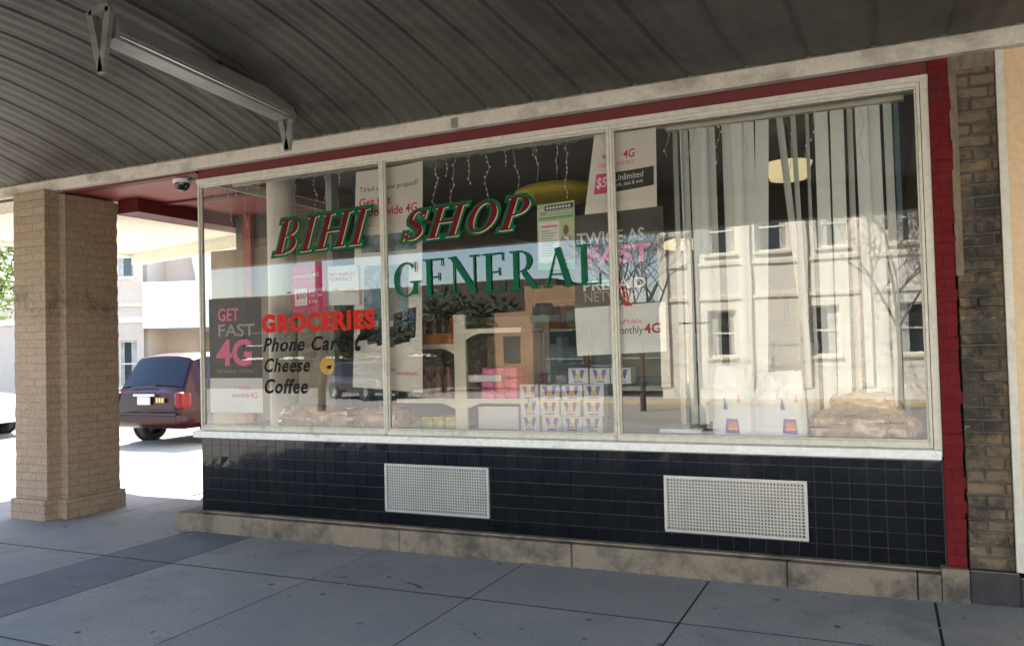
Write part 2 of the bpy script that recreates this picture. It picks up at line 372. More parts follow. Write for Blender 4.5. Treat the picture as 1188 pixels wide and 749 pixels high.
m, nt, b = nodes_of('raw_brick'); v = coords(nt); geo = N(nt, 'ShaderNodeNewGeometry')
c = mixc(nt, geo.outputs['Random Per Island'], (.20, .135, .075), (.15, .115, .08))
c = mixc(nt, ramp(nt, noise(nt, v, 2.4, 9, .75), .43, .57), c, (.035, .030, .025)); c = mixc(nt, ramp(nt, noise(nt, coords(nt, (1, 1, 1)), 11, 8, .8), .56, .66), c, (.05, .043, .036))
c = mixc(nt, ramp(nt, noise(nt, coords(nt, (3, 3, 11)), 1.9, 9, .78), .60, .68), c, (.36, .33, .28)); nt.links.new(c, b.inputs['Base Color']); b.inputs['Roughness'].default_value = .92
bump(nt, b, noise(nt, v, 38, 7, .75), .9, .008)
stained('white_scrape', (.55, .52, .46), (.3, .27, .22), .8, 20)
stained('peach_panel', (.66, .47, .28), (.58, .40, .23), .5, 1.4, .5, .8, bmp=.03)
stained('bare_wood', (.20, .15, .10), (.09, .07, .05), .8, 5, .45, .7, (4, 4, .6))
plain('black_stone', (.022, .022, .026), .4, var=.5, scale=14)
plain('aluminium', (.55, .55, .53), .35, metal=.85, var=.08)
plain('grille_metal', (.50, .495, .47), .40, metal=.55, var=.08)
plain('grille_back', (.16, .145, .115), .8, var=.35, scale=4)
glass('shop_glass', (.97, .98, .97), 2.15, 0, .006, .020, wave=True)
glass('side_glass', (.97, .98, .97), 1.6, 0, .0, .02)
plain('car_glass', (.006, .008, .014), .05, spec=.28, var=0)
plain('letter_green', (.004, .105, .050), .5, spec=.08, var=.15)
plain('letter_maroon', (.115, .008, .013), .5, spec=.08, var=.12)
plain('letter_cream', (.66, .60, .36), .5, spec=.08, var=.1)
plain('letter_red', (.50, .022, .014), .5, spec=.08, var=.12)
plain('letter_black', (.006, .006, .006), .5, spec=.08, var=0)
plain('paper', (.84, .83, .80), .6, var=.03)
plain('paper_warm', (.80, .74, .65), .6, var=.04)
plain('ink_magenta', (.66, .018, .15), .5, var=.04)
plain('ink_pink', (.86, .13, .28), .5, var=.03)
plain('ink_grey', (.026, .024, .022), .45, var=.1)
plain('ink_mid', (.33, .32, .31), .5, var=.05)
plain('ink_pale', (.62, .61, .6), .5, var=.03)
plain('ink_navy', (.02, .03, .14), .5, var=.05)
plain('ink_green', (.16, .42, .14), .5, var=.1)
plain('ink_lime', (.50, .62, .36), .5, var=.1, scale=9)
plain('ink_teal', (.05, .16, .20), .5, var=.5, scale=14)
plain('ink_photo', (.16, .24, .28), .5, var=.85, scale=11)
plain('ink_skin', (.20, .10, .06), .5, var=.1)
plain('ink_yellow', (.80, .44, .03), .5, var=.05)
plain('wall_tan', (.31, .25, .165), .8, var=.1, scale=2)
plain('room_dark', (.13, .115, .095), .9, var=.15, scale=1)
plain('room_ceiling', (.20, .185, .16), .9, var=.1, scale=2)
plain('room_floor', (.16, .13, .10), .5, var=.2, scale=3)
plain('column_white', (.66, .62, .52), .5, var=.05)
plain('pilaster_grey', (.42, .45, .43), .6, var=.08)
plain('curtain_teal', (.075, .115, .135), .8, var=.25, scale=5)
plain('display_cloth', (.16, .28, .37), .85, var=.25, scale=5)
plain('display_board', (.30, .255, .20), .7, var=.2, scale=6)
plain('vane', (.74, .77, .74), .6, var=.05, scale=2)
plain('vane_blue', (.20, .33, .40), .6, var=.08, scale=2)
plain('shelf_metal', (.78, .73, .60), .45, var=.06)
plain('peg_panel', (.20, .17, .12), .7, var=.1)
plain('carton_white', (.68, .67, .66), .6, var=.04)
plain('carton_purple', (.16, .07, .33), .5, var=.2)
plain('carton_gold', (.72, .46, .12), .5, var=.2)
plain('pack_pink', (.72, .16, .30), .4, var=.45, scale=26)
plain('pack_white', (.74, .66, .66), .35, var=.1, scale=20)
plain('pack_dark', (.11, .02, .055), .3, var=.5, scale=18)
plain('pack_orange', (.62, .20, .03), .4, var=.3, scale=10)
plain('pack_red', (.55, .03, .02), .35, var=.2)
plain('pack_brown', (.22, .10, .06), .4, var=.4, scale=12)
plain('pack_yellow', (.62, .60, .10), .4, var=.3, scale=20)
plain('plastic_bag', (.80, .82, .84), .35, var=.03)
plain('bag_blue', (.06, .06, .40), .4, var=.1)
plain('bag_orange', (.80, .18, .06), .4, var=.1)
m = plain('bread_wrap', (.40, .25, .15), .25, var=.5, scale=7, coat=.6)
plain('clear_wrap', (.62, .64, .66), .12, var=.1, coat=.8)
plain('wire_white', (.62, .60, .50), .5, var=0)
plain('bulb_clear', (.80, .78, .70), .1, var=0)
plain('shade_yellow', (.62, .50, .06), .6, var=.08)
plain('shade_lit', (.95, .78, .42), .6, var=0, emit=.12)
plain('black_iron', (.02, .02, .022), .45, var=.2)
plain('cam_white', (.72, .70, .64), .35, var=0)
plain('cam_dome', (.012, .012, .012), .06, var=0)
plain('tyre', (.018, .018, .018), .85, var=.2)
plain('rim', (.5, .5, .52), .3, metal=.8, var=0)
plain('rubber_trim', (.03, .03, .032), .6, var=0)
m = plain('paint_maroon', (.028, .004, .005), .28, metal=.0, var=.05, coat=.12, spec=.2)
plain('paint_white', (.78, .78, .78), .25, var=0, coat=.8)
plain('paint_silver', (.42, .43, .44), .25, metal=.5, var=0, coat=.8)
plain('paint_dark', (.03, .034, .04), .22, metal=.3, var=0, coat=1)
plain('tail_red', (.13, .002, .002), .3, var=0, coat=.1, spec=.2, emit=.07)
plain('plate', (.50, .60, .70), .4, var=.05)
plain('chrome', (.7, .7, .7), .12, metal=1, var=0)
plain('badge_gold', (.50, .38, .16), .3, metal=.7, var=0)
stained('stucco_pink', (.66, .53, .42), (.56, .44, .34), .85, 1, .5, .8)
plain('stucco_white', (.86, .84, .80), .8, var=.03)
stained('stucco_cream', (.84, .78, .66), (.80, .735, .615), .85, .8, .5, .8)
plain('trim_cream', (.82, .76, .62), .7, var=.05)
plain('brick_brown', (.30, .18, .10), .85, var=.2, scale=2)
plain('brick_dark', (.05, .038, .03), .85, var=.3, scale=2)
plain('window_glass', (.04, .045, .05), .08, var=.2, scale=.7)
plain('shop_dark', (.05, .075, .07), .25, var=.7, scale=1.5)
plain('roof_dark', (.09, .085, .08), .9)
plain('curtain_pale', (.52, .5, .46), .8, var=.25, scale=8)
plain('bark', (.075, .055, .04), .9, var=.3, scale=10)
plain('bark_pale', (.17, .14, .11), .9, var=.3, scale=10)
plain('leaf_bright', (.16, .24, .035), .6, var=.4, scale=3)
plain('leaf_dark', (.028, .045, .02), .7, var=.4, scale=2)
plain('lamp_post_grey', (.14, .145, .14), .5, var=.15)
plain('sign_grey', (.36, .36, .35), .5, var=.05)
plain('cardboard', (.36, .24, .14), .8, var=.1)

# ------------------------------------------------------------------ world, sun, camera
S = Vector((-1.5, 2.0, 3.0)).normalized()
w = bpy.data.worlds.new('World'); scn.world = w; w.use_nodes = True; nt = w.node_tree
bg = nt.nodes['Background']; sky = nt.nodes.new('ShaderNodeTexSky'); sky.sky_type = 'NISHITA'; sky.sun_disc = False
sky.sun_elevation = math.asin(S.z); sky.sun_rotation = math.atan2(S.x, S.y)
nt.links.new(sky.outputs[0], bg.inputs['Color']); bg.inputs['Strength'].default_value = .14
sl = bpy.data.lights.new('sun', 'SUN'); sl.energy = 5.0; sl.angle = math.radians(.5); sl.color = (1, .95, .86)
so = bpy.data.objects.new('sun', sl); COL.objects.link(so); so.rotation_euler = S.to_track_quat('Z', 'Y').to_euler(); so.location = (-10, 10, 20)
f_, yaw, pitch, roll, cd = 944.887, .428111, .027662, -.026215, 5.62347
F = Vector((-math.sin(yaw)*math.cos(pitch), math.cos(yaw)*math.cos(pitch), math.sin(pitch)))
r = F.cross(Vector((0, 0, 1))).normalized(); u = r.cross(F)
c_, s_ = math.cos(roll), math.sin(roll); R_ = c_*r+s_*u; U_ = -s_*r+c_*u
cam = bpy.data.cameras.new('camera'); co = bpy.data.objects.new('camera', cam); COL.objects.link(co)
co.matrix_world = Matrix(((R_.x, U_.x, -F.x, 0), (R_.y, U_.y, -F.y, -cd), (R_.z, U_.z, -F.z, 1.6), (0, 0, 0, 1)))
cam.sensor_width = 36; cam.lens = f_/1188*36; cam.clip_end = 600; cam.clip_start = .05
scn.camera = co
scn.render.engine = 'CYCLES'
scn.cycles.use_denoising = True
scn.cycles.max_bounces = 10; scn.cycles.diffuse_bounces = 5; scn.cycles.glossy_bounces = 4; scn.cycles.transparent_max_bounces = 16
scn.cycles.sample_clamp_indirect = 6; scn.cycles.caustics_reflective = False; scn.cycles.caustics_refractive = False
vs = scn.view_settings; vs.view_transform = 'Standard'; vs.look = 'None'; vs.gamma = 1; vs.exposure = 2.5; vs.use_curve_mapping = False

# ------------------------------------------------------------------ ground
def sstep(t): t = max(0, min(1, t)); return t*t*(3-2*t)
def road_z(x, y): return -.15-.45*sstep((-x-8)/13)*sstep((-y-9)/13)
g = MB(); xs = [-400, -200, -100, -60]+[-40+2*i for i in range(31)]+[30, 60, 120, 400]; ys = [-400, -200, -100, -60]+[-44+2*i for i in range(41)]+[50, 80, 140, 400]
vv = [(x, y, road_z(x, y)) for y in ys for x in xs]; nx = len(xs)
g.faces(vv, [(j*nx+i, j*nx+i+1, (j+1)*nx+i+1, (j+1)*nx+i) for j in range(len(ys)-1) for i in range(nx-1)])
struct(g.build('road', 'road'))
# the pavement: slabs with open joints over a dirty bed
b = MB(); b.box(-9.0, 9, -9.4, 0.3, -.14, -.007); b.box(-9.0, -7.2, .3, 30, -.14, -.007); b.box(-7.2, -5.7, .3, 2.2, -.14, -.007); jb = b
xj = [-9.0, -7.15, -5.77, -5.05, -3.73, -2.47, -1.12, .22, 1.5, 2.8, 4.1, 5.4, 6.7, 8, 9]
yj = [-9.4, -8.2, -7, -5.6, -4.1, -2.55, -1.0, .0]
b = MB(); d = MB(); jg = .008
for i in range(len(xj)-1):
    for j in range(len(yj)-1):
        x0, x1 = xj[i]+jg, xj[i+1]-jg; y0, y1 = yj[j], yj[j+1]
        jit = .004*random.uniform(-1, 1)
        if yj[j] < -8: pass
        (d if abs(xj[i]+5.77) < .01 else b).box(x0, x1, y0+.0005, y1-.0005, -.03, 0+jit*.4)
for (x0, x1, y0, y1) in ((-9, -7.15, .0, 1.25), (-7.15, -5.7, .0, 2.0), (-9, -7.2, 1.25, 2.9), (-9, -7.2, 2.9, 5), (-9, -7.2, 5, 8), (-9, -7.2, 8, 12)):
    b.box(x0+jg, x1-jg, y0+.004, y1-.004, -.03, .0)
for y in yj[1:-1]: jb.box(-8.99, 8.99, y-.0032, y+.0032, -.02, .0036)
struct(jb.build('pavement_bed', 'joint_dirt'))
struct(b.build('pavement', 'pavement')); struct(d.build('pavement_strip', 'pavement_dark'))
b = MB(); b.box(-9.2, 9, -9.56, -9.405, -.3, .004); b.box(-9.15, -9.005, -9.4, 30, -.3, .004); struct(b.build('kerb', 'kerb_stone', bevel=.02))
b = MB(); b.box(-9.5, 14, -16.9, -16.72, -.4, -.06); struct(b.build('far_kerb', 'yellow_paint', bevel=.02))
b = MB(); b.box(-10, 14, -18.4, -16.905, -.4, -.065); struct(b.build('far_pavement', 'kerb_stone'))
b = MB(); b.box(-40, -9.8, -13.06, -12.9, -1, -.1); 
mk = MB()
for k in range(14):
    x = -34+k*3.2; mk.faces([(x, -12.9, road_z(x, -12.9)+.006), (x+1.7, -12.9, road_z(x+1.7, -12.9)+.006), (x+1.7, -12.76, road_z(x+1.7, -12.8)+.006), (x, -12.76, road_z(x, -12.8)+.006)], [(0, 1, 2, 3)])
struct(mk.build('road_marking', 'yellow_paint'))

# ------------------------------------------------------------------ shop building
shop = thing('shop_building', 'corner shop with wide painted display windows above black tiled bulkhead', 'building')
X = [-5.70, -3.70, -1.75, .25]; ZT, ZS = 3.17, .918
# tiled bulkhead: grout bed with single tiles slightly out of true
b = MB(); b.box(-5.70, .299, .012, .16, .17, .84); b.build('bulkhead_bed', 'grout', shop)
b = MB(); tw = .1052
for i in range(58):
    for j in range(7):
        x0 = -5.705+i*tw; z0 = .176+j*.0985; x1 = min(x0+tw, .299); z1 = min(z0+.0985, .832)
        if x1-x0 < .02: continue
        skip = (-3.72 < (x0+x1)/2 < -2.80 and .28 < (z0+z1)/2 < .67) or (-1.42 < (x0+x1)/2 < -.49 and .28 < (z0+z1)/2 < .67)
        q = [random.gauss(0, .00026) for _ in range(4)]; o = .0021
        b.poly([(x0+o, 0+q[0], z0+o), (x1-o, 0+q[1], z0+o), (x1-o, 0+q[2], z1-o), (x0+o, 0+q[3], z1-o)])
        e = .0025
        for (a, c) in (((x0+o, z0+o), (x1-o, z0+o)), ((x1-o, z0+o), (x1-o, z1-o)), ((x1-o, z1-o), (x0+o, z1-o)), ((x0+o, z1-o), (x0+o, z0+o))):
            b.poly([(a[0], 0.0005, a[1]), (a[0], .013, a[1]), (c[0], .013, c[1]), (c[0], .0005, c[1])])
b.build('bulkhead_tiles', 'black_tile', shop)
b = MB(); b.box(-5.72, -5.701, .0, 2.0, .17, .86); b.build('side_bulkhead', 'black_tile', shop)
# plinth of stone lengths
pl = MB(); xx = [-5.96, -5.45, -4.9, -3.55, -2.1, -.62, .13, .262]
for i in range(len(xx)-1):
    pl.box(xx[i]+.003, xx[i+1]-.003, -.10+random.uniform(-.014, .010), .3, -.02, .166+random.uniform(-.009, .001))
pl.build('plinth', 'plinth_stone', shop, bevel=.008)
b = MB(); b.box(-5.68, .26, -.055, .012, .1685, .182); b.build('plinth_lip', 'plinth_stone', shop)
# sill
b = MB(); b.mat('sill_paint')
vs_ = [(-5.76, -.07, .842), (.29, -.07, .842), (.29, .10, .842), (-5.76, .10, .842), (-5.76, -.07, .898), (.29, -.07, .898), (.285, .10, .918), (-5.75, .10, .918)]
b.faces(vs_, [(0, 3, 2, 1), (4, 5, 6, 7), (0, 1, 5, 4), (1, 2, 6, 5), (2, 3, 7, 6), (3, 0, 4, 7)]); b.build('window_sill', parent=shop, bevel=.005)
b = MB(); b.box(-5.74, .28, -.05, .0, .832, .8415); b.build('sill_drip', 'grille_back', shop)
# windows
for i in range(3):
    x0, x1 = X[i], X[i+1]; fw = .019
    b = MB()
    b.box(x0+.001, x0+fw, -.03, .03, ZS-.01, ZT); b.box(x1-fw, x1-.001, -.03, .03, ZS-.01, ZT)
    b.box(x0+fw, x1-fw, -.028, .028, ZT-.035, ZT); b.box(x0+fw, x1-fw, -.028, .028, .9055, .945)
    b.box(x0+fw, x0+fw+.012, -.014, .014, .945, ZT-.035); b.box(x1-fw-.012, x1-fw, -.014, .014, .945, ZT-.035)
    b.box(x0+fw+.012, x1-fw-.012, -.016, .013, .945, .957); b.box(x0+fw+.012, x1-fw-.012, -.016, .013, ZT-.047, ZT-.035)
    wn = b.build('window', 'frame_paint', shop, bevel=.003)
    p = MB(); p.poly([(x0+fw, 0, .945), (x1-fw, 0, .945), (x1-fw, 0, ZT-.035), (x0+fw, 0, ZT-.035)]); p.build('pane', 'shop_glass', wn)
    if i == 0:
        L = MB()
        for (mat, gr, y, ddx, ddz) in (('letter_maroon', .0, -.036, 0, 0), ('letter_cream', -.004, -.031, .006, -.006), ('letter_green', .085, -.026, 0, 0)):
            serif_text(L, mat, 'BIHI', -4.83, -3.80, 2.44, 2.735, y, gr, .30, ddx, ddz, .03, gap=.09)
        L.build('lettering', parent=wn); L = MB(); L.mat('letter_red')
        vs2, fs2 = glyphs('GROCERIES', .06, 0, 1.14); L.faces([(-4.99+1.19*a, -.006, 1.765+.165*c) for a, c in vs2], fs2)
        L.mat('letter_black')
        for t, xa, xb, za, zb in (('Phone Cards', -4.98, -4.02, 1.60, 1.725), ('Cheese', -4.97, -4.47, 1.42, 1.545), ('Coffee', -4.97, -4.50, 1.235, 1.365)):
            vs2, fs2 = glyphs(t, .024, .28, 1.12); L.faces([(xa+(xb-xa)*a, -.006, za+(zb-za)*c) for a, c in vs2], fs2)
        # telephone handset mark
        arc = [(-3.985, 1.60), (-3.99, 1.655), (-3.955, 1.71), (-3.90, 1.735), (-3.845, 1.735)]
        for k in range(4):
            (ax, az), (bx, bz) = arc[k], arc[k+1]; wd = .011
            L.poly([(ax-wd, -.0076-k*.0001, az+wd), (ax+wd, -.0076-k*.0001, az-wd), (bx+wd, -.0076-k*.0001, bz-wd), (bx-wd, -.0076-k*.0001, bz+wd)])
        for (cx, cz) in ((-3.975, 1.61), (-3.862, 1.725)):
            L.poly([(cx+.03*math.cos(t), -.0084, cz+.022*math.sin(t)) for t in [k*PI/6 for k in range(12)]])
        L.build('goods_lettering', parent=wn)
    if i == 1:
        L = MB()
        for (mat, gr, y, ddx, ddz) in (('letter_maroon', .0, -.036, 0, 0), ('letter_cream', -.004, -.031, .006, -.006), ('letter_green', .085, -.026, 0, 0)):
            serif_text(L, mat, 'SHOP', -3.53, -2.34, 2.455, 2.70, y, gr, .30, ddx, ddz, .02, gap=.09)
        serif_text(L, 'letter_green', 'GENERAL', -3.62, -1.83, 2.0, 2.30, -.016, -.006, .0, 0, 0, .015, gap=.05)
        L.build('lettering', parent=wn)
# right jamb strip, red band, wall, pilaster
b = MB(); b.box(.252, .298, -.035, .03, .855, 3.20); b.build('jamb', 'frame_paint', shop, bevel=.004)
b = MB(); b.box(-5.70, .298, -.02, .05, 3.17, 3.29); b.box(-7.5, -5.70, -.045, .05, 3.255, 3.29); b.build('red_band', 'red_paint', shop)
b = MB(); b.box(-5.70, .298, -.045, -.0205, 3.16, 3.195); b.build('head_trim', 'frame_paint', shop)
b = MB(); rr = random.Random(4); zz = .20; prv = .405
while zz < 3.28:
    z2 = min(3.285, zz+rr.choice((.036, .072, .072, .11))); e = .402+rr.uniform(-.004, .014); b.box(.30, e, -.05+rr.uniform(-.002, .002), .1, zz, z2-.0006); zz = z2
b.build('pilaster', 'red_brick', shop)
b = MB(); b.box(.262, .41, -.09, .1, -.02, .2); b.build('pilaster_base', 'plinth_stone', shop, bevel=.01)
# ventilation grilles
for k, xa in enumerate((-3.73, -1.43)):
    xb = xa+.94; za, zb = .285, .672; b = MB()
    for (x0, x1, z0, z1) in ((xa, xb, za, za+.02), (xa, xb, zb-.02, zb), (xa, xa+.02, za+.02, zb-.02), (xb-.02, xb, za+.02, zb-.02)): b.box(x0, x1, -.022, -.004, z0, z1)
    gr = b.build('vent_grille', 'grille_metal', shop, bevel=.002)
    b = MB(); n = 42; mrow = 16
    for q in range(1, n): x = xa+.02+(xb-xa-.04)*q/n; b.box(x-.0042, x+.0042, -.0165, -.0125, za+.02, zb-.02)
    for q in range(1, mrow): z = za+.02+(zb-za-.04)*q/mrow; b.box(xa+.02, xb-.02, -.0185, -.0166, z-.0042, z+.0042)
    b.build('grille_mesh', 'grille_metal', gr)
    b = MB(); b.box(xa+.01, xb-.01, -.0045, -.0035, za+.01, zb-.01); b.build('grille_backing', 'grille_back', gr)
# shell of the shop: floor, rear and side walls, ceiling, unseen sun-blocking mass
b = MB(); b.box(-5.695, 6, .1, 9, -.05, .02); b.build('floor', 'room_floor', shop)
b = MB(); b.box(-5.69, 6, 8, 8.2, .02, 3.6); b.build('rear_wall', 'room_dark', shop)
b = MB(); b.box(.30, .42, .1, 8, .02, 3.6); b.build('partition', 'room_dark', shop)
b = MB(); b.box(-7.2, .30, .06, 8, 3.42, 3.55); b.build('shop_ceiling', 'room_ceiling', shop)
b = MB(); b.box(-7.2, 8, .0, 9, 3.56, 6.2); b.build('sun_block_mass', 'stucco_cream', shop)  # unseen block added above the shop to keep the sun off its front
b = MB(); b.box(-5.70, -5.66, 2.06, 8, .02, 3.42); b.box(-7.56, -5.66, 2.0, 2.06, .0, 2.86); b.build('entry_wall', 'wall_tan', shop)
b = MB(); b.box(-7.15, -5.66, 2.0, 2.07, 2.862, 3.25); b.build('entry_transom', 'side_glass', shop)
b = MB(); b.box(-6.98, -6.86, 1.93, 1.995, 0, 3.25); b.build('entry_post', 'soffit_red', shop)
p = MB(); p.poly([(-5.68, .03, .918), (-5.68, 1.98, .918), (-5.68, 1.98, 3.17), (-5.68, .03, 3.17)]); p.build('side_pane', 'side_glass', shop)
b = MB(); b.box(-5.70, -5.66, 1.96, 2.0, .86, 3.2); b.box(-5.70, -5.66, .04, 1.96, .86, .918); b.box(-5.70, -5.66, .04, 1.96, 3.17, 3.25); b.build('side_frame', 'frame_paint', shop)
b = MB(); b.lathe([(.135, .9), (.135, 3.3), (.16, 3.34), (.16, 3.42)], (-5.28, .62, 0), 28); b.build('column', 'column_white', shop, smooth=True)
b = MB(); b.box(-5.62, -5.47, .95, 1.05, .9, 3.42); b.build('side_post', 'pilaster_grey', shop)
b = MB(); b.box(-5.0, -4.93, .95, 1.05, .9, 3.42); b.build('inner_post', 'pilaster_grey', shop)
# display floor inside the windows
b = MB(); b.box(-5.64, .28, .04, 1.5, .86, .895); b.box(-5.64, .28, 1.47, 1.5, .02, .86); b.build('display_floor', 'display_board', shop)
b = MB(); b.box(-5.6, .24, .31, .345, 3.185, 3.225); b.build('ceiling_rail', 'trim_cream', shop)
# entry soffit
b = MB(); b.box(-7.55, -5.69, .06, 3.0, 3.27, 3.415); b.build('entry_soffit', 'soffit_red', shop)
b = MB(); b.box(-7.455, -7.16, .575, 3.0, 3.125, 3.268); b.build('entry_beam', 'red_paint', shop)
b = MB(); b.box(-7.16, -5.72, .9, 1.0, 3.245, 3.268); b.build('soffit_batten', 'red_paint', shop)
b = MB(); b.box(-7.2, -5.7, 2.07, 9, 0, 3.56); b.build('entry_block', 'stucco_cream', shop)

# ------------------------------------------------------------------ canopy
can = thing('street_canopy', 'dark corrugated metal canopy vaulting over the pavement along shop front', 'canopy')
def ceil_z(x, y):
    s = -y-.12; A = .42 if x < -3.5 else (.42-.60*(x+3.5)/2.9 if x < -.6 else -.18)
    A = .42+(-.18-.42)*sstep((x+3.9)/3.6)
    return 3.385+A*(1-(1-s/2.3)**2)
b = MB(); yl = [-.13-.235*i for i in range(20)]; per = .127; st = per/8; x = -10.4; cols = []; 
n = int(17/st); base = 0
for i in range(n+1):
    xx_ = -10.4+i*st; ph = (xx_/per) % 1.0; k3 = (xx_/(per*3)) % 1.0
    h = .0068*(.5-.5*math.cos(2*PI*ph)) 
    if k3 < .045 or k3 > .955: h = .014
    for y in yl: b.v.append((xx_, y, ceil_z(xx_, y)+h+.0005*math.sin(xx_*9+y*3)))
m_ = len(yl)
for i in range(n):
    for j in range(m_-1): b.f.append((i*m_+j, i*m_+j+1, (i+1)*m_+j+1, (i+1)*m_+j)); b.m.append(0)
cm = b.build('corrugated_ceiling', 'corrugated_metal', can); cm.data.polygons.foreach_set('use_smooth', [True]*len(cm.data.polygons))
b = MB(); b.box(-10.4, 6.6, -.12, -.046, 3.275, 3.385); b.build('edge_beam', 'beam_paint', can, bevel=.006)
b = MB(); b.box(-10.4, 6.6, -.046, .0, 3.29, 3.9); b.build('beam_back', 'beam_paint', can)
b = MB(); b.box(-10.6, 6.8, -4.75, -.05, 3.92, 4.1); b.box(-10.6, -7.21, -.049, 3.3, 3.92, 4.1); b.build('sun_block_slab', 'roof_dark', can)  # unseen slab added over canopy and corner to stop sun leaking through
b = MB(); b.box(-10.6, 6.8, -4.85, -4.6, 3.02, 4.1); b.build('street_fascia', 'beam_paint', can)
b = MB(); b.box(-10.6, -10.41, -4.6, 3.3, 3.1, 4.1); b.build('end_fascia', 'soffit_cream', can)
b = MB(); b.box(-10.4, -7.58, .005, 3.2, 3.14, 3.262); b.build('corner_soffit', 'soffit_cream', can)
b = MB()
A_, B_ = Vector((-10.4, 3.25, 0)), Vector((-7.25, 2.45, 0))
b.faces([(A_.x, A_.y, 2.98), (B_.x, B_.y, 2.98), (B_.x, B_.y, 3.6), (A_.x, A_.y, 3.6), (A_.x+.03, A_.y+.12, 2.98), (B_.x+.03, B_.y+.12, 2.98), (B_.x+.03, B_.y+.12, 3.6), (A_.x+.03, A_.y+.12, 3.6)], [(0, 1, 2, 3), (5, 4, 7, 6), (0, 4, 5, 1), (3, 2, 6, 7), (0, 3, 7, 4), (1, 5, 6, 2)])
b.build('corner_fascia', 'soffit_cream', can)
# water stain clip and bolt on the beam
b = MB(); b.box(-2.98, -2.93, -.128, -.121, 3.285, 3.36); b.build('beam_clip', 'fixture_metal', can)

# old strip-light trough
lf = thing('strip_light', 'old metal strip light trough with triangular end brackets under canopy', 'light fixture')
b = MB(); lx = -4.3
P0 = (-.50, 3.53); P1 = (-2.12, 3.63)
def trough(dx, y, z): return (lx+dx, y, z)
sec = [(-.10, .06), (.10, .06), (.12, -.05), (.075, -.085), (-.075, -.085), (-.12, -.05)]
vs_ = [trough(a, P0[0], P0[1]+c) for a, c in sec]+[trough(a, P1[0], P1[1]+c) for a, c in sec]
b.faces(vs_, [tuple(range(6)), tuple(range(11, 5, -1))]+[(i, i+6, (i+1) % 6+6, (i+1) % 6) for i in range(6)]); b.build('trough', 'fixture_metal', lf)
for (yy, zz) in ((-.46, 3.52), (-2.16, 3.64)):
    b = MB()
    T1, T2, T3 = (lx-.085, yy, zz+.08), (lx+.085, yy, zz+.08), (lx+.01, yy, zz-.31)
    for a, c in ((T1, T2), (T2, T3), (T3, T1)): b.bar(a, c, .05, .03, up=(0, 1, 0))
    b.build('end_bracket', 'fixture_metal', lf)
b = MB(); b.bar((lx+.10, -.52, 3.462), (lx+.10, -2.1, 3.562), .018, .010); b.build('lower_rail', 'aluminium', lf)
b = MB(); b.bar((lx+.02, -1.2, 3.66), (lx+.02, -1.2, 3.8), .03); b.build('hanger', 'black_iron', lf)

# security camera
sc_ = thing('security_camera', 'small white dome security camera under red soffit beside window corner', 'camera', (-6.02, .10, 3.27))
b = MB(); b.lathe([(0, 0), (.085, 0), (.085, -.045), (.075, -.05), (0, -.05)], (0, 0, 0), 20); b.build('housing', 'cam_white', sc_, smooth=True)
b = MB(); b.lathe([(.072, -.05)]+[(.072*math.cos(t), -.05-.075*math.sin(t)) for t in [k*PI/14 for k in range(8)]], (0, 0, 0), 20); b.build('dome', 'cam_dome', sc_, smooth=True)
b = MB(); b.tube([(.08, 0, -.02), (.16, .0, -.03), (.28, -.02, -.02)], .014); b.build('cable', 'black_iron', sc_)

# brick pillar
pil = thing('brick_pillar', 'tan painted brick pillar with stepped corner holding up canopy corner', 'pillar')
def shaft(x0, x1, y0, y1, z0, z1, name, mat, nz=40, amp=.004):
    b = MB(); nx_, ny_ = 6, 6; ring = []
    for i in range(nx_): ring.append((x0+(x1-x0)*i/nx_, y0))
    for i in range(ny_): ring.append((x1, y0+(y1-y0)*i/ny_))
    for i in range(nx_): ring.append((x1-(x1-x0)*i/nx_, y1))
    for i in range(ny_): ring.append((x0, y1-(y1-y0)*i/ny_))
    R = len(ring)
    for j in range(nz+1):
        for (px, py) in ring:
            q = amp*(1 if j % 2 else -1)*random.random()
            dx = q if px in (x1,) else (-q if px in (x0,) else 0); dy = q if py == y1 else (-q if py == y0 else 0)
            b.v.append((px+dx, py+dy, z0+(z1-z0)*j/nz))
    for j in range(nz):
        for k in range(R): b.f.append((j*R+k, j*R+(k+1) % R, (j+1)*R+(k+1) % R, (j+1)*R+k)); b.m.append(0)
    b.f.append(tuple(nz*R+k for k in range(R))); b.m.append(0)
    return b.build(name, mat, pil)
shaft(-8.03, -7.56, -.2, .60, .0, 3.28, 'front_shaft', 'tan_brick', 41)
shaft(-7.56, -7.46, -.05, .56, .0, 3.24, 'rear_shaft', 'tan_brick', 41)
b = MB(); b.box(-8.06, -7.55, -.24, .64, -.01, .20); b.box(-7.55, -7.42, -.10, .6, -.01, .19); b.build('base_course', 'tan_brick', pil, bevel=.012)

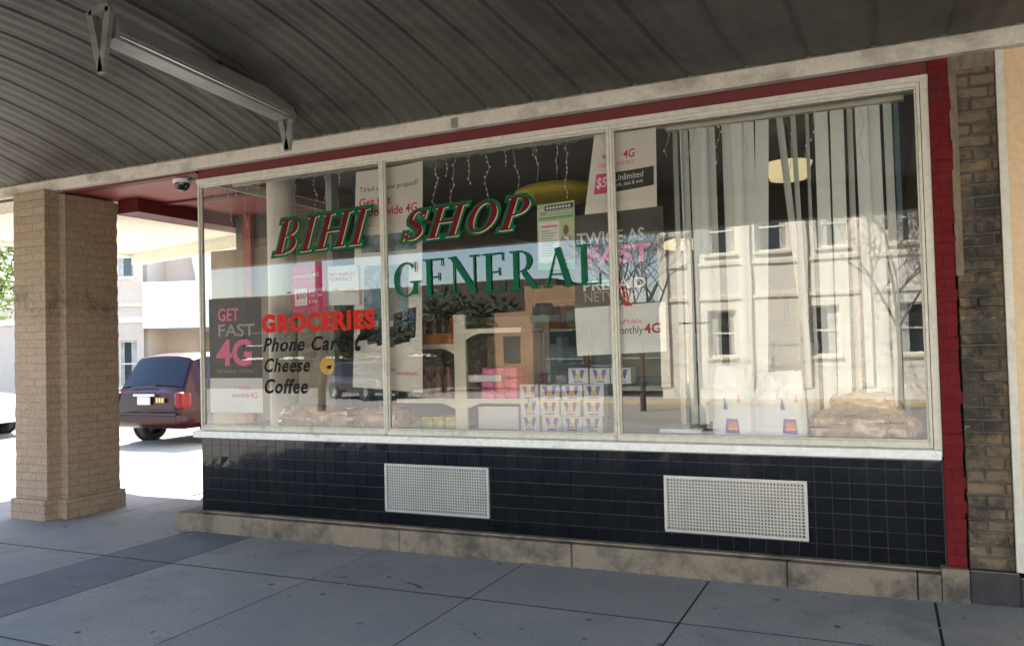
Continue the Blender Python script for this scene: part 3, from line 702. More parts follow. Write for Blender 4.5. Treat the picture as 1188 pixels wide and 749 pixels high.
# neighbour
nb = thing('neighbour_building', 'next door front with peeled raw brick edge and peach wall panel', 'building')
b = MB(); b.box(.417, .655, -.030, .2, .20, 3.28); b.build('mortar_bed', 'raw_mortar', nb)
b = MB(); rr = random.Random(17); z = .203; row = 0
while z < 3.22:
    h = .062; x = .4175-(.1 if row % 2 else 0)
    while x < .653:
        x1 = min(.653, x+.195); x0 = max(.4175, x)
        if x1-x0 > .03:
            f = -.0355-rr.uniform(0, .009); q = [rr.uniform(-.004, .004) for _ in range(8)]
            if rr.random() < .08: f = -.031
            vs_ = [(x0, -.029, z), (x1, -.029, z), (x1, -.029, z+h), (x0, -.029, z+h), (x0+.004+abs(q[0]), f+q[1], z+.003+abs(q[4])), (x1-.004-abs(q[2]), f+q[3], z+.003+abs(q[5])), (x1-.004, f+q[3], z+h-.003-abs(q[6])), (x0+.004, f+q[1], z+h-.003-abs(q[7]))]
            b.faces(vs_, [(4, 5, 6, 7), (0, 1, 5, 4), (1, 2, 6, 5), (2, 3, 7, 6), (3, 0, 4, 7)])
        x += .203
    z += .074; row += 1
b.build('raw_brick', 'raw_brick', nb)
b = MB(); b.box(.408, .45, -.048, -.036, 1.95, 3.28); b.box(.45, .655, -.048, -.036, 3.19, 3.28); b.build('old_batten', 'bare_wood', nb)
b = MB(); b.box(.41, .67, -.06, .2, -.02, .198); b.box(.67, 5, -.05, .2, -.02, .17); b.build('dark_base', 'black_stone', nb, bevel=.01)
b = MB(); b.box(.655, .70, -.06, -.0, .20, 3.28); b.build('edge_trim', 'frame_paint', nb, bevel=.004)
b = MB(); b.box(.701, 6.5, -.04, .2, .172, 3.28); b.build('wall_panel', 'peach_panel', nb)

# ------------------------------------------------------------------ posters
def poster_a():
    s = Sheet((-5.67, 2.10), (-5.05, 2.09), (-5.05, 1.06), (-5.67, 1.06), .06, .012)
    s.rect(0, .30, 1, 1, 'ink_grey', .0015)
    s.text('GET', .17, .80, .56, .915, 'ink_pink', .003, .02); s.text('FAST', .17, .665, .86, .775, 'ink_mid', .003, .02)
    s.text('4G', .13, .405, .80, .64, 'ink_pink', .003, .03); s.text('NO ANNUAL CONTRACT', .14, .345, .90, .375, 'ink_mid', .003)
    s.text('T-Mobile', .44, .195, .76, .225, 'ink_pink', .003); s.text('monthly', .42, .12, .74, .17, 'ink_grey', .003); s.text('4G', .75, .125, .90, .175, 'ink_pink', .003, .02)
    s.build('poster', 'dark grey and white poster reading GET FAST 4G in lower left corner', 'poster', 'paper')
def poster_b():
    s = Sheet((-4.70, 2.345), (-4.335, 2.355), (-4.325, 1.945), (-4.69, 1.935), .05, .01)
    s.text('T-Mobile', .08, .84, .55, .91, 'ink_pink', .003); s.text('monthly4G', .08, .70, .80, .81, 'paper', .003, .015); s.text('No annual contract', .08, .61, .76, .67, 'ink_pink', .003)
    s.rect(.07, .14, .42, .50, 'paper', .0015); s.text('$50', .11, .26, .39, .42, 'ink_magenta', .003, .02); s.text('per month', .11, .18, .38, .22, 'ink_magenta', .003)
    s.text('Unlimited', .48, .41, .94, .50, 'paper', .003); s.text('Talk, Text', .48, .29, .88, .38, 'paper', .003); s.text('& Web', .48, .17, .72, .25, 'paper', .003)
    s.build('poster', 'small magenta poster with white 50 dollar square below the green serif lettering', 'poster', 'ink_magenta')
def poster_c():
    s = Sheet((-4.31, 2.315), (-4.00, 2.315), (-3.99, 1.975), (-4.305, 1.985), .055, .01)
    s.text('NO ANNUAL', .06, .74, .90, .83, 'ink_magenta', .003, .02); s.text('CONTRACT', .06, .62, .80, .71, 'ink_magenta', .003, .02)
    s.text('monthly', .50, .30, .76, .36, 'ink_mid', .003); s.text('4G', .78, .30, .92, .36, 'ink_pink', .003, .02); s.text('T-Mobile', .56, .39, .84, .42, 'ink_pink', .003)
    s.build('poster', 'small pale square sign reading NO ANNUAL CONTRACT in magenta', 'poster', 'pilaster_grey' if False else 'paper')
def poster_d():
    s = Sheet((-4.02, 3.10), (-3.37, 3.12), (-3.42, 1.235), (-4.10, 1.285), .085, .02, .006)
    s.text('Tired of slow prepaid?', .06, .895, .93, .925, 'ink_grey', .003); s.text('Get fast', .06, .835, .52, .873, 'ink_magenta', .003, .018); s.text('nationwide 4G', .06, .785, .92, .826, 'ink_magenta', .003, .018)
    for k in range(3): s.rect(.06, .74-.018*k, .34-.05*k, .745-.018*k, 'ink_pale', .0025)
    s.rect(.10, .62, .92, .70, 'ink_photo', .002); s.rect(.10, .60, .95, .612, 'ink_pale', .002)
    s.rect(.14, .31, .80, .56, 'ink_photo', .002); s.shape([(.30, .31), (.26, .42), (.34, .48), (.42, .42), (.46, .31)], 'ink_teal', .0026); s.shape([(.52, .31), (.50, .40), (.58, .47), (.66, .40), (.68, .31)], 'ink_mid', .0028)
    for k, (u0, v0, w_, h_, tl) in enumerate(((.08, .215, .15, .12, .02), (.20, .20, .17, .085, -.03), (.33, .195, .14, .13, .03), (.44, .185, .15, .10, -.02), (.56, .20, .13, .15, .02), (.66, .21, .16, .11, .03), (.77, .23, .13, .14, .02))):
        L_ = .003+.0006*k; s.shape([(u0, v0), (u0+w_, v0+.008), (u0+w_+tl, v0+h_), (u0+tl, v0+h_-.008)], 'letter_black', L_)
        s.shape([(u0+.03, v0+h_*.5), (u0+w_-.03, v0+h_*.5+.004), (u0+w_+tl-.03, v0+h_*.9), (u0+tl+.03, v0+h_*.86)], ('ink_mid', 'ink_pale', 'ink_navy', 'ink_mid', 'ink_magenta', 'ink_teal', 'ink_navy')[k], L_+.0003)
        s.shape([(u0+.03, v0+h_*.12), (u0+w_-.03, v0+h_*.14), (u0+w_-.02, v0+h_*.40), (u0+.04, v0+h_*.38)], 'ink_grey', L_+.0003)
    s.text('T-Mobile', .44, .085, .60, .10, 'ink_navy', .003); s.text('monthly4G', .62, .065, .94, .09, 'ink_magenta', .003)
    s.build('poster', 'tall white poster behind the mullion with red nationwide 4G and a cluster of phones', 'poster', 'paper_warm')
def poster_e():
    s = Sheet((-2.355, 2.655), (-2.055, 2.665), (-2.065, 2.155), (-2.36, 2.165), .05, .008)
    s.rect(.0, 0, 1, 1, 'ink_lime', .001); s.rect(.03, .76, .97, .80, 'ink_green', .0025); s.rect(.2, .895, .97, .97, 'ink_navy', .002); s.rect(.08, .83, .97, .88, 'ink_mid', .002)
    for k in range(8): s.rect(.24+.085*k, .915, .30+.085*k, .95, 'paper', .003)
    for k in range(10): s.rect(.25+.07*k, .845, .30+.07*k, .865, 'paper', .003)
    s.rect(.05, .12, .58, .73, 'paper', .002); s.rect(.10, .64, .54, .67, 'ink_pink', .003)
    for k in range(11): s.rect(.09, .58-.038*k, .36+.18*((k*37) % 10)/10, .593-.038*k, 'ink_green', .003)
    s.shape([(.60, .12), (.58, .40), (.66, .50), (.88, .50), (.97, .40), (.97, .12)], 'ink_mid', .0035); s.shape([(.72, .28), (.70, .48), (.84, .48), (.80, .28)], 'paper', .004); s.blob(.77, .58, .075, .075, 'ink_skin', .0045)
    s.rect(0, .0, 1, .10, 'ink_green', .002)
    s.build('poster', 'green and white notice with navy heading and a man in grey suit', 'poster', 'paper')
def poster_f():
    s = Sheet((-1.89, 3.14), (-1.43, 3.13), (-1.44, 2.51), (-2.0, 2.46), .07, .03)
    s.text('with', .16, .72, .34, .79, 'ink_grey', .003); s.text('4G', .48, .70, .66, .80, 'ink_magenta', .003, .02); s.text('no contract', .12, .63, .66, .68, 'ink_pink', .003)
    s.rect(.10, .34, .36, .56, 'ink_magenta', .0015); s.text('$50', .12, .39, .34, .52, 'paper', .003, .015)
    s.rect(.36, .34, .96, .56, 'ink_grey', .0015); s.text('Unlimited', .38, .46, .80, .53, 'paper', .003); s.text('talk, text & web', .39, .39, .80, .44, 'paper', .003)
    for k in range(3): s.rect(.12, .27-.03*k, .8-.1*k, .276-.03*k, 'ink_pale', .002)
    s.build('poster', 'pale curled poster hanging at top of mullion with Unlimited on black bar', 'poster', 'paper_warm')
def poster_g():
    s = Sheet((-2.10, 2.55), (-1.395, 2.56), (-1.40, 1.53), (-2.07, 1.51), .06, .012)
    s.rect(0, .34, 1, 1, 'ink_grey', .0015)
    s.text('TWICE AS', .07, .78, .80, .87, 'ink_pale', .003, .015); s.text('FAST', .17, .63, .86, .76, 'ink_pink', .003, .03)
    s.text('AS ANY', .13, .54, .57, .60, 'ink_mid', .003); s.text('PREPAID', .11, .455, .80, .525, 'paper', .003, .025); s.text('NETWORK', .12, .375, .80, .445, 'ink_mid', .003)
    s.shape([(.48, .50), (.60, .50), (.64, .33), (.56, .33)], 'letter_red', .0026)
    s.text('T-Mobile', .47, .205, .74, .24, 'ink_pink', .003); s.text('monthly', .42, .12, .75, .19, 'ink_grey', .003); s.text('4G', .76, .13, .95, .20, 'letter_red', .003, .02)
    s.build('poster', 'large dark poster reading TWICE AS FAST above a white lower band', 'poster', 'paper')
for f in (poster_a, poster_b, poster_c, poster_d, poster_e, poster_f, poster_g): f()
# round yellow sticker on the glass
b = MB(); b.mat('ink_yellow'); b.lathe([(0, 0), (.075, 0), (.075, .002), (0, .002)], (-4.30, .010, 1.47), 28, Matrix.Rotation(PI/2, 3, 'X'))
b.mat('letter_black'); b.poly([(-4.31, .0065, 1.45), (-4.27, .0065, 1.44), (-4.25, .0065, 1.47), (-4.30, .0065, 1.475)])
tag(b.build('sticker'), 'round yellow sticker with small dark mark beside the word Cheese', 'sticker')

# ------------------------------------------------------------------ icicle lights
def icicles(xa, xb, y, n, label, seed):
    rr = random.Random(seed); t = thing('string_lights', label, 'string lights', (0, 0, 0), 0, 'icicle light strings along the window heads')
    wr = MB(); bl = MB(); pts = []; z0 = 3.12; k = 34
    for i in range(k+1): pts.append((xa+(xb-xa)*i/k, y+rr.uniform(-.006, .006), z0-.03*abs(math.sin(i*1.1))+rr.uniform(-.006, .006)))
    wr.tube(pts, .0022, 4)
    for i in range(n):
        x = xa+(xb-xa)*(i+.5)/n+rr.uniform(-.05, .05); L = rr.choice((.12, .22, .34, .42)); q = [(x, y, z0-.01)]; z = z0-.01; xx = x
        while z > z0-L:
            z -= rr.uniform(.03, .06); xx += rr.uniform(-.022, .022); q.append((xx, y+rr.uniform(-.008, .008), z))
            if rr.random() < .75: bl.ball((xx+rr.uniform(-.008, .008), y-.004, z), (.0055, .0055, .009), 5, 4)
        wr.tube(q, .0019, 4)
    wr.build('wire', 'wire_white', t); bl.build('bulb', 'bulb_clear', t)['kind'] = 'stuff'
icicles(-5.6, -4.1, .035, 11, 'white icicle light string above the corner window and pale column', 1)
icicles(-3.3, -2.0, .035, 11, 'white icicle light string above the green serif sign in middle window', 2)
icicles(-1.4, .1, .035, 9, 'white icicle light string tangled above the vertical blinds', 5)

# ------------------------------------------------------------------ vertical blinds
vb = thing('vertical_blind', 'pale vertical blind with crooked vanes hanging in the end window', 'blind')
b = MB(); b.box(-1.40, .17, .235, .30, 3.135, 3.165); b.build('head_rail', 'trim_cream', vb)
#  x at top, x at bottom, bottom z, angle of the vane, width, material
vn = [(-1.27, -1.26, 1.0, 60, .085), (-.16, -.165, 1.02, 62, .085), (-1.34, -1.335, 1.0, 75, .09), (-1.20, -1.19, 1.0, 40, .09), (-1.14, -1.13, 1.02, 30, .09), (-1.08, -1.075, 1.0, 55, .09), (-.97, -.965, 1.0, 40, .09),
      (-.90, -.895, 1.02, 15, .095), (-.82, -.82, 1.0, 25, .09), (-.725, -.80, 1.02, 12, .105), (-.61, -.44, 1.05, 55, .085), (-.52, -.47, 1.0, 62, .07), (-.43, -.425, 1.0, 68, .06),
      (-.34, -.345, 1.0, 8, .10), (-.24, -.25, 1.02, 6, .10), (-.08, -.07, 1.05, 5, .11), (-.01, .0, 1.05, 30, .09), (.07, .075, 1.1, 40, .08), (.12, .125, 1.0, 55, .07)]
for k, (xt, xbm, zb, ang, wd) in enumerate(vn):
    b = MB(); a = math.radians(ang); c, s = math.cos(a)*wd*.43, math.sin(a)*wd*.43; nseg = 8; rows = []
    for j in range(nseg+1):
        t = j/nseg; xc = xt+(xbm-xt)*t; z = 3.13+(zb-3.13)*t; yy = .265+.03*math.sin(k*2.1)*t
        for q in (-1, -.5, 0, .5, 1): b.v.append((xc+c*q-s*.12*(1-q*q), yy+s*q+c*.12*(1-q*q), z))
    for j in range(nseg):
        for q in range(4): b.f.append((j*5+q, j*5+q+1, (j+1)*5+q+1, (j+1)*5+q)); b.m.append(0)
    o = b.build('vane', 'vane_blue' if k == len(vn)-1 else 'vane', vb); o.data.polygons.foreach_set('use_smooth', [True]*len(o.data.polygons))
b = MB(); b.tube([(-1.29, .22, 3.13), (-1.285, .22, 2.2), (-1.29, .22, 1.3)], .006); b.build('wand', 'vane', vb)

# ------------------------------------------------------------------ goods in the windows
sh = thing('display_shelf', 'cream double sided shop shelf standing end on in middle window', 'shelf')
sx, sy = -3.28, .48
b = MB(); b.box(sx-.055, sx+.055, sy, sy+.035, .895, 1.875); b.build('upright', 'shelf_metal', sh)
b = MB(); b.box(sx-.01, sx+.01, sy+.04, sy+1.3, .93, 1.86); b.build('back_panel', 'peg_panel', sh)
b = MB(); b.box(sx+.012, sx+.62, sy+.5, sy+.52, .93, 1.86); b.build('rear_panel', 'peg_panel', sh)
for (sd, zz, ln) in ((1, 1.72, .52), (1, 1.135, .56), (-1, 1.60, .50), (-1, 1.135, .58)):
    b = MB(); xa, xb = (sx+.056, sx+.056+ln) if sd > 0 else (sx-.056-ln, sx-.056)
    b.box(xa, xb, sy+.02, sy+1.2, zz, zz+.022); b.box(xa, xb, sy-.002, sy+.018, zz-.012, zz+.028); shf = b.build('shelf_board', 'shelf_metal', sh)
    b = MB(); e = sx+sd*.056; n = 8; top = zz-.0125
    pts = [(e, sy+.006, top)]+[(e+sd*ln*.26*(1-i/n)**1.0, sy+.006, top-.05*(i/n)**1.6) for i in range(n+1)]
    b.poly(pts); b.poly([(p[0], p[1]+.006, p[2]) for p in reversed(pts)]); b.build('bracket', 'shelf_metal', shf)
# cartons: a 4 x 3 stack with three more on top
def carton():
    t = thing('carton', '', 'box', (0, 0, 0))
    b = MB(); b.box(-.084, .084, -.06, .06, 0, .125); b.build('box_body', 'carton_white', t, bevel=.002)
    b = MB(); b.mat('carton_purple')
    b.poly([(-.058, -.0615, .112), (-.022, -.0615, .112), (-.010, -.0615, .045), (-.036, -.0615, .038)]); b.poly([(.058, -.0615, .112), (.036, -.0615, .038), (.010, -.0615, .045), (.022, -.0615, .112)])
    b.poly([(-.04, -.0615, .012), (-.04, -.0615, .022), (.04, -.0615, .022), (.04, -.0615, .012)])
    b.mat('carton_gold'); b.poly([(-.024, -.0622, .036), (-.028, -.0622, .062), (-.004, -.0622, .080), (.020, -.0622, .070), (.026, -.0622, .040), (.004, -.0622, .028)])
    b.build('printed_front', None, t); return t
c0 = carton(); first = True; cols_ = ['first', 'second', 'third', 'fourth']; rowsn = ['bottom row', 'middle row', 'top full row']
CX = [-2.655, -2.475, -2.295, -2.11]
for j in range(3):
    for i in range(4):
        lb = '%s white carton from the shelf in %s of the purple printed stack' % (cols_[i], rowsn[j])
        L = (CX[i]+random.uniform(-.006, .006), .56+random.uniform(-.012, .012), .897+j*.1275); rz = random.uniform(-.05, .05)
        if first: c0.location = L; c0.rotation_euler = (0, 0, rz); tag(c0, lb, 'box', 'purple printed white cartons'); first = False
        else: dup(c0, L, rz, lb, 'purple printed white cartons')
for i, x in enumerate((-2.24, -2.06, -1.885)):
    dup(c0, (x, .60, .897+3*.1275), random.uniform(-.06, .06), '%s of three white purple printed cartons topping the whole stack' % ('leftmost', 'middle', 'rightmost')[i], 'purple printed white cartons')
# pink packs on the low shelf
def soft_pack(x, y, z, w_, d_, h_, mat, label, grp, cat='packet', name='packet'):
    b = MB(); n = 5; b.box(-w_/2, w_/2, -d_/2, d_/2, 0, h_)
    o = b.build(name, mat, bevel=min(w_, h_)*.22); o.location = (x, y, z); o.rotation_euler = (0, 0, random.uniform(-.15, .15)); return tag(o, label, cat, grp)
for j in range(3):
    for i in range(3):
        soft_pack(-3.05+.118*i+random.uniform(-.012, .012), .60+.01*j, 1.158+j*.088, .125, .2, .085, 'pack_pink', 'pink wrapped packet in %s, %s from the cream shelf upright' % (('bottom layer', 'middle layer', 'top layer')[j], ('nearest', 'second', 'third')[i]), 'pink packets on low shelf')
soft_pack(-3.05, .55, 1.30, .30, .18, .065, 'pack_white', 'white and pink packet lying across front of the pink packets', None)
for i in range(4):
    soft_pack(-2.66+.13*i, .95, 1.158, .12, .2, .20, 'pack_dark', 'dark purple packet, %s in the row beside the pink packets' % ('first', 'second', 'third', 'last')[i], 'dark packets beside pink ones')
def bottle(x, y, z, h, mat, label, grp):
    t = thing('bottle', label, 'bottle', (x, y, z), 0, grp); r_ = h*.16
    b = MB(); b.lathe([(0, 0), (r_, 0), (r_, h*.62), (r_*.45, h*.8), (r_*.4, h*.9)], (0, 0, 0), 14); b.build('bottle_body', mat, t, smooth=True)
    b = MB(); b.lathe([(r_*.46, h*.885), (r_*.46, h), (0, h)], (0, 0, 0), 12); b.build('cap', 'pack_red', t, smooth=True)
for i in range(4): bottle(-3.82+.105*i, .68, 1.158, .27, 'pack_brown', 'brown bottle, %s in row on the low left shelf' % ('first', 'second', 'third', 'last')[i], 'bottles on low left shelf')
for i in range(5): bottle(-3.76+.085*i, .76, 1.70, .16, 'pack_brown', 'small red capped bottle, %s behind the orange box' % ('first', 'second', 'third', 'fourth', 'fifth')[i], 'small bottles on upper left shelf')
o = box_obj('carton', -3.77, -3.41, .56, .71, 1.624, 1.72, 'pack_orange', bevel=.004); tag(o, 'low orange box on the upper left shelf', 'box')
o = box_obj('carton', -3.40, -3.345, .56, .68, 1.624, 1.86, 'pack_red', bevel=.004); tag(o, 'upright red box against the cream shelf upright', 'box')
for i in range(4): soft_pack(-3.83+.125*i, .66, .897, .11, .1, .10, 'pack_yellow', 'yellow packet, %s in row on the display floor' % ('first', 'second', 'third', 'last')[i], 'yellow packets on the display floor')
b = MB(); b.box(-3.18, -2.80, .60, .9, .897, 1.09); o = b.build('carton', 'carton_white', bevel=.004); tag(o, 'plain wide white box under low cream shelf', 'box')
o = box_obj('carton', -2.80, -2.60, .95, 1.2, .897, 1.13, 'ink_mid', bevel=.004); tag(o, 'grey box behind the purple printed cartons', 'box')
# shelving deeper inside
bs = thing('wall_shelf', 'dim stocked wall shelf deep inside the shop', 'shelf')
b = MB()
for z in (.3, .8, 1.3, 1.8, 2.2): b.box(-4.6, .2, 5.2, 5.6, z, z+.03)
for x in (-4.6, -3.0, -1.4, .17): b.box(x, x+.03, 5.2, 5.6, .02, 2.3)
b.build('rack', 'peg_panel', bs)
b = MB(); rr = random.Random(3)
for z in (.33, .83, 1.33, 1.83):
    x = -4.5
    while x < .0:
        w_ = rr.uniform(.08, .25); b.mat(rr.choice(['pack_red', 'pack_brown', 'pack_orange', 'carton_white', 'ink_navy', 'ink_mid', 'room_dark', 'pack_yellow', 'ink_green'])); b.box(x, x+w_-.01, 5.22, 5.5, z, z+rr.uniform(.18, .4)); x += w_+rr.choice((0, 0, .05, .2))
b.build('stock', None, bs)['kind'] = 'stuff'
# shop counter with cardboard on it
o = box_obj('cardboard_box', -2.6, -2.0, 2.6, 3.1, 1.25, 1.62, 'cardboard', bevel=.005); tag(o, 'brown cardboard box on counter behind the printed cartons', 'box')
ct = thing('shop_counter', 'dark shop counter inside behind the middle window', 'counter')
b = MB(); b.box(-3.2, -1.4, 2.4, 3.2, .02, 1.2); b.build('counter_body', 'room_dark', ct); b = MB(); b.box(-3.25, -1.35, 2.35, 3.25, 1.2, 1.25); b.build('counter_top', 'peg_panel', ct)
# curtain
def curtain(xa, xb, y, z0, z1, mat, label):
    b = MB(); n = 60
    for z in (z0, (z0+z1)/2, z1):
        for i in range(n+1): b.v.append((xa+(xb-xa)*i/n, y+.035*math.sin(i*.75+.3*math.sin(i*.3)), z))
    for j in range(2):
        for i in range(n): b.f.append((j*(n+1)+i, j*(n+1)+i+1, (j+2-1)*(n+1)+i+1, (j+1)*(n+1)+i)); b.m.append(0)
    o = b.build('curtain', mat); o.data.polygons.foreach_set('use_smooth', [True]*len(o.data.polygons)); tag(o, label, 'curtain')
curtain(-4.85, -4.1, 1.2, .9, 3.35, 'curtain_teal', 'dark teal curtain behind the corner window lettering')
# carrier bags
def carrier(x0, x1, y, z0, z1, label, sh=0):
    t = thing('carrier_bag', label, 'bag', (0, 0, 0), 0, 'white carrier bags in end window'); b = MB(); n = 12
    rr = random.Random(int(x0*100)); rows = [(0, 1, 1.0), (.2, 1.02, 1.0), (.5, .98, .9), (.8, .9, .55), (1.0, .82, .12)]
    cx = (x0+x1)/2; hw = (x1-x0)/2; R = 20
    for (t_, kw, kd) in rows:
        for k in range(R):
            a = 2*PI*k/R; ca, sa = math.cos(a), math.sin(a); e = .6
            px = math.copysign(abs(ca)**e, ca)*hw*kw; py = math.copysign(abs(sa)**e, sa)*.075*kd
            b.v.append((cx+px+rr.uniform(-.006, .006), y+py+rr.uniform(-.006, .006), z0+(z1-z0)*t_+rr.uniform(-.008, .008)))
    for j in range(len(rows)-1):
        for k in range(R): b.f.append((j*R+k, j*R+(k+1) % R, (j+1)*R+(k+1) % R, (j+1)*R+k)); b.m.append(0)
    b.build('bag_body', 'plastic_bag', t, smooth=True)
    b = MB(); h = z1-z0; yy = y-.088; cx += sh
    b.mat('bag_blue'); b.poly([(cx-.05, yy, z0+.04), (cx+.045, yy, z0+.035), (cx+.035, yy, z0+.135), (cx-.04, yy, z0+.14)])
    b.poly([(cx-.06, yy+.004, z0+.20), (cx-.03, yy+.004, z0+.20), (cx-.052, yy+.012, z0+.29)])
    b.mat('bag_orange'); b.poly([(cx-.03, yy-.001, z0+.06), (cx+.035, yy-.001, z0+.06), (cx+.03, yy-.001, z0+.115), (cx-.025, yy-.001, z0+.115)])
    b.poly([(cx+.03, yy+.012, z0+.25), (cx+.05, yy+.012, z0+.25), (cx+.045, yy+.018, z0+.31)])
    b.build('printed_panel', None, t)
carrier(-1.12, -.82, .20, .92, 1.42, 'white carrier bag with blue patch, farther from the bread bundle')
carrier(-.84, -.49, .225, .92, 1.375, 'white carrier bag with blue patch, next to the bread bundle', .07)
# wrapped bundles
def bundle(x, y, z, rx, ry, rz_, label, mat='bread_wrap', seed=0):
    b = MB(); n, m2 = 44, 24; off = Vector((seed*7.3, seed*3.1, 0))
    for i in range(m2+1):
        t = PI*i/m2
        for k in range(n):
            a = 2*PI*k/n; d = Vector((math.sin(t)*math.cos(a), math.sin(t)*math.sin(a), math.cos(t)))
            q = 1+.22*mnoise.noise(d*1.7+off)+.12*(1-2*abs(mnoise.noise(d*3.6+off)))+.05*(1-2*abs(mnoise.noise(d*9+off)))
            f = lambda v: math.copysign(abs(v)**.8, v)
            b.v.append((x+rx*q*f(d.x), y+ry*q*f(d.y), z+rz_*q*f(d.z)))
    for i in range(m2):
        for k in range(n): b.f.append((i*n+k, (i+1)*n+k, (i+1)*n+(k+1) % n, i*n+(k+1) % n)); b.m.append(0)
    o = b.build('wrapped_bundle', mat, smooth=True); return tag(o, label, 'bundle', 'plastic wrapped bread bundles')
bundle(-.34, .22, 1.0, .13, .10, .10, 'plastic wrapped bread bundle touching the white carrier bag', seed=1)
bundle(-.12, .20, 1.0, .15, .10, .10, 'plastic wrapped bread bundle in front middle of the bread heap', seed=2)
bundle(.07, .23, .99, .12, .10, .09, 'plastic wrapped bread bundle nearest the end jamb', seed=5)
bundle(-.12, .30, 1.13, .20, .10, .10, 'plastic wrapped bread bundle on top of the bread heap', seed=8)
bundle(-4.78, .32, 1.0, .26, .14, .10, 'flat plastic wrapped bread bundle left of the black post', seed=3)
bundle(-4.42, .42, .99, .20, .14, .09, 'flat plastic wrapped bread bundle right behind the black post', seed=4)
bundle(-3.95, .35, 1.0, .22, .14, .10, 'flat plastic wrapped bread bundle under tall phone poster', seed=6)
b = MB()
rr = random.Random(9); n = 40
for j in range(9):
    for i in range(n+1): b.v.append((-1.45+1.66*i/n, .06+.05*j, .905+.012*math.sin(i*.9+j)+.02*rr.random()+(.03 if 3 < j < 6 else 0)))
for j in range(8):
    for i in range(n): b.f.append((j*(n+1)+i, j*(n+1)+i+1, (j+1)*(n+1)+i+1, (j+1)*(n+1)+i)); b.m.append(0)
o = b.build('display_cloth', 'display_cloth', smooth=True); tag(o, 'crumpled blue cloth spread along the floor of end window', 'cloth')
soft_pack(-1.33, .15, .95, .30, .12, .035, 'clear_wrap', 'flat clear plastic pack lying on blue cloth near mullion', None)
# black post added inside, imitating a street post reflected in the corner window
t = thing('mirrored_post', 'thin black post added inside to imitate a street post reflected in glass', 'stand', (-4.2, .18, .895))
b = MB(); b.lathe([(0, 0), (.045, 0), (.045, .02), (.028, .03), (.028, .30), (.035, .31), (.035, .36), (0, .36)], (0, 0, 0), 14); b.build('post', 'black_iron', t, smooth=True)
b = MB(); b.lathe([(.030, .10), (.030, .125)], (0, 0, 0), 14); b.lathe([(.030, .2), (.030, .21)], (0, 0, 0), 14); b.build('band', 'wire_white', t)
# ceiling lamps
t = thing('ceiling_shade', 'wide yellow oval lampshade under dark shop ceiling above green sign', 'lampshade', (-2.75, 1.55, 3.02))
b = MB(); b.lathe([(.43*math.cos(a), .10*math.sin(a)) for a in [-PI/2+PI*k/12 for k in range(13)]], (0, 0, 0), 32); b.build('shade', 'shade_yellow', t, smooth=True)
b = MB(); b.tube([(0, 0, .09), (0, 0, .4)], .012); b.build('stem', 'black_iron', t)
t = thing('pendant_lamp', 'pale lit pendant dish beside tall dark poster in end window', 'lamp', (-1.62, 1.7, 2.47))
b = MB(); b.lathe([(.22*math.cos(a), .05*math.sin(a)) for a in [-PI/2+PI*k/10 for k in range(11)]], (0, 0, 0), 28); b.build('shade', 'shade_lit', t, smooth=True)
b = MB(); b.tube([(0, 0, .05), (0, 0, .95)], .008); b.build('cord', 'black_iron', t)
t = thing('pendant_lamp', 'cream lit drum pendant glowing between crooked vanes of blind', 'lamp', (-.70, 1.7, 3.0))
b = MB(); b.lathe([(0, -.04), (.15, -.04), (.20, .1), (0, .1)], (0, 0, 0), 28); b.build('shade', 'shade_lit', t, smooth=True)
b = MB(); b.tube([(0, 0, .1), (0, 0, .42)], .008); b.build('cord', 'black_iron', t)

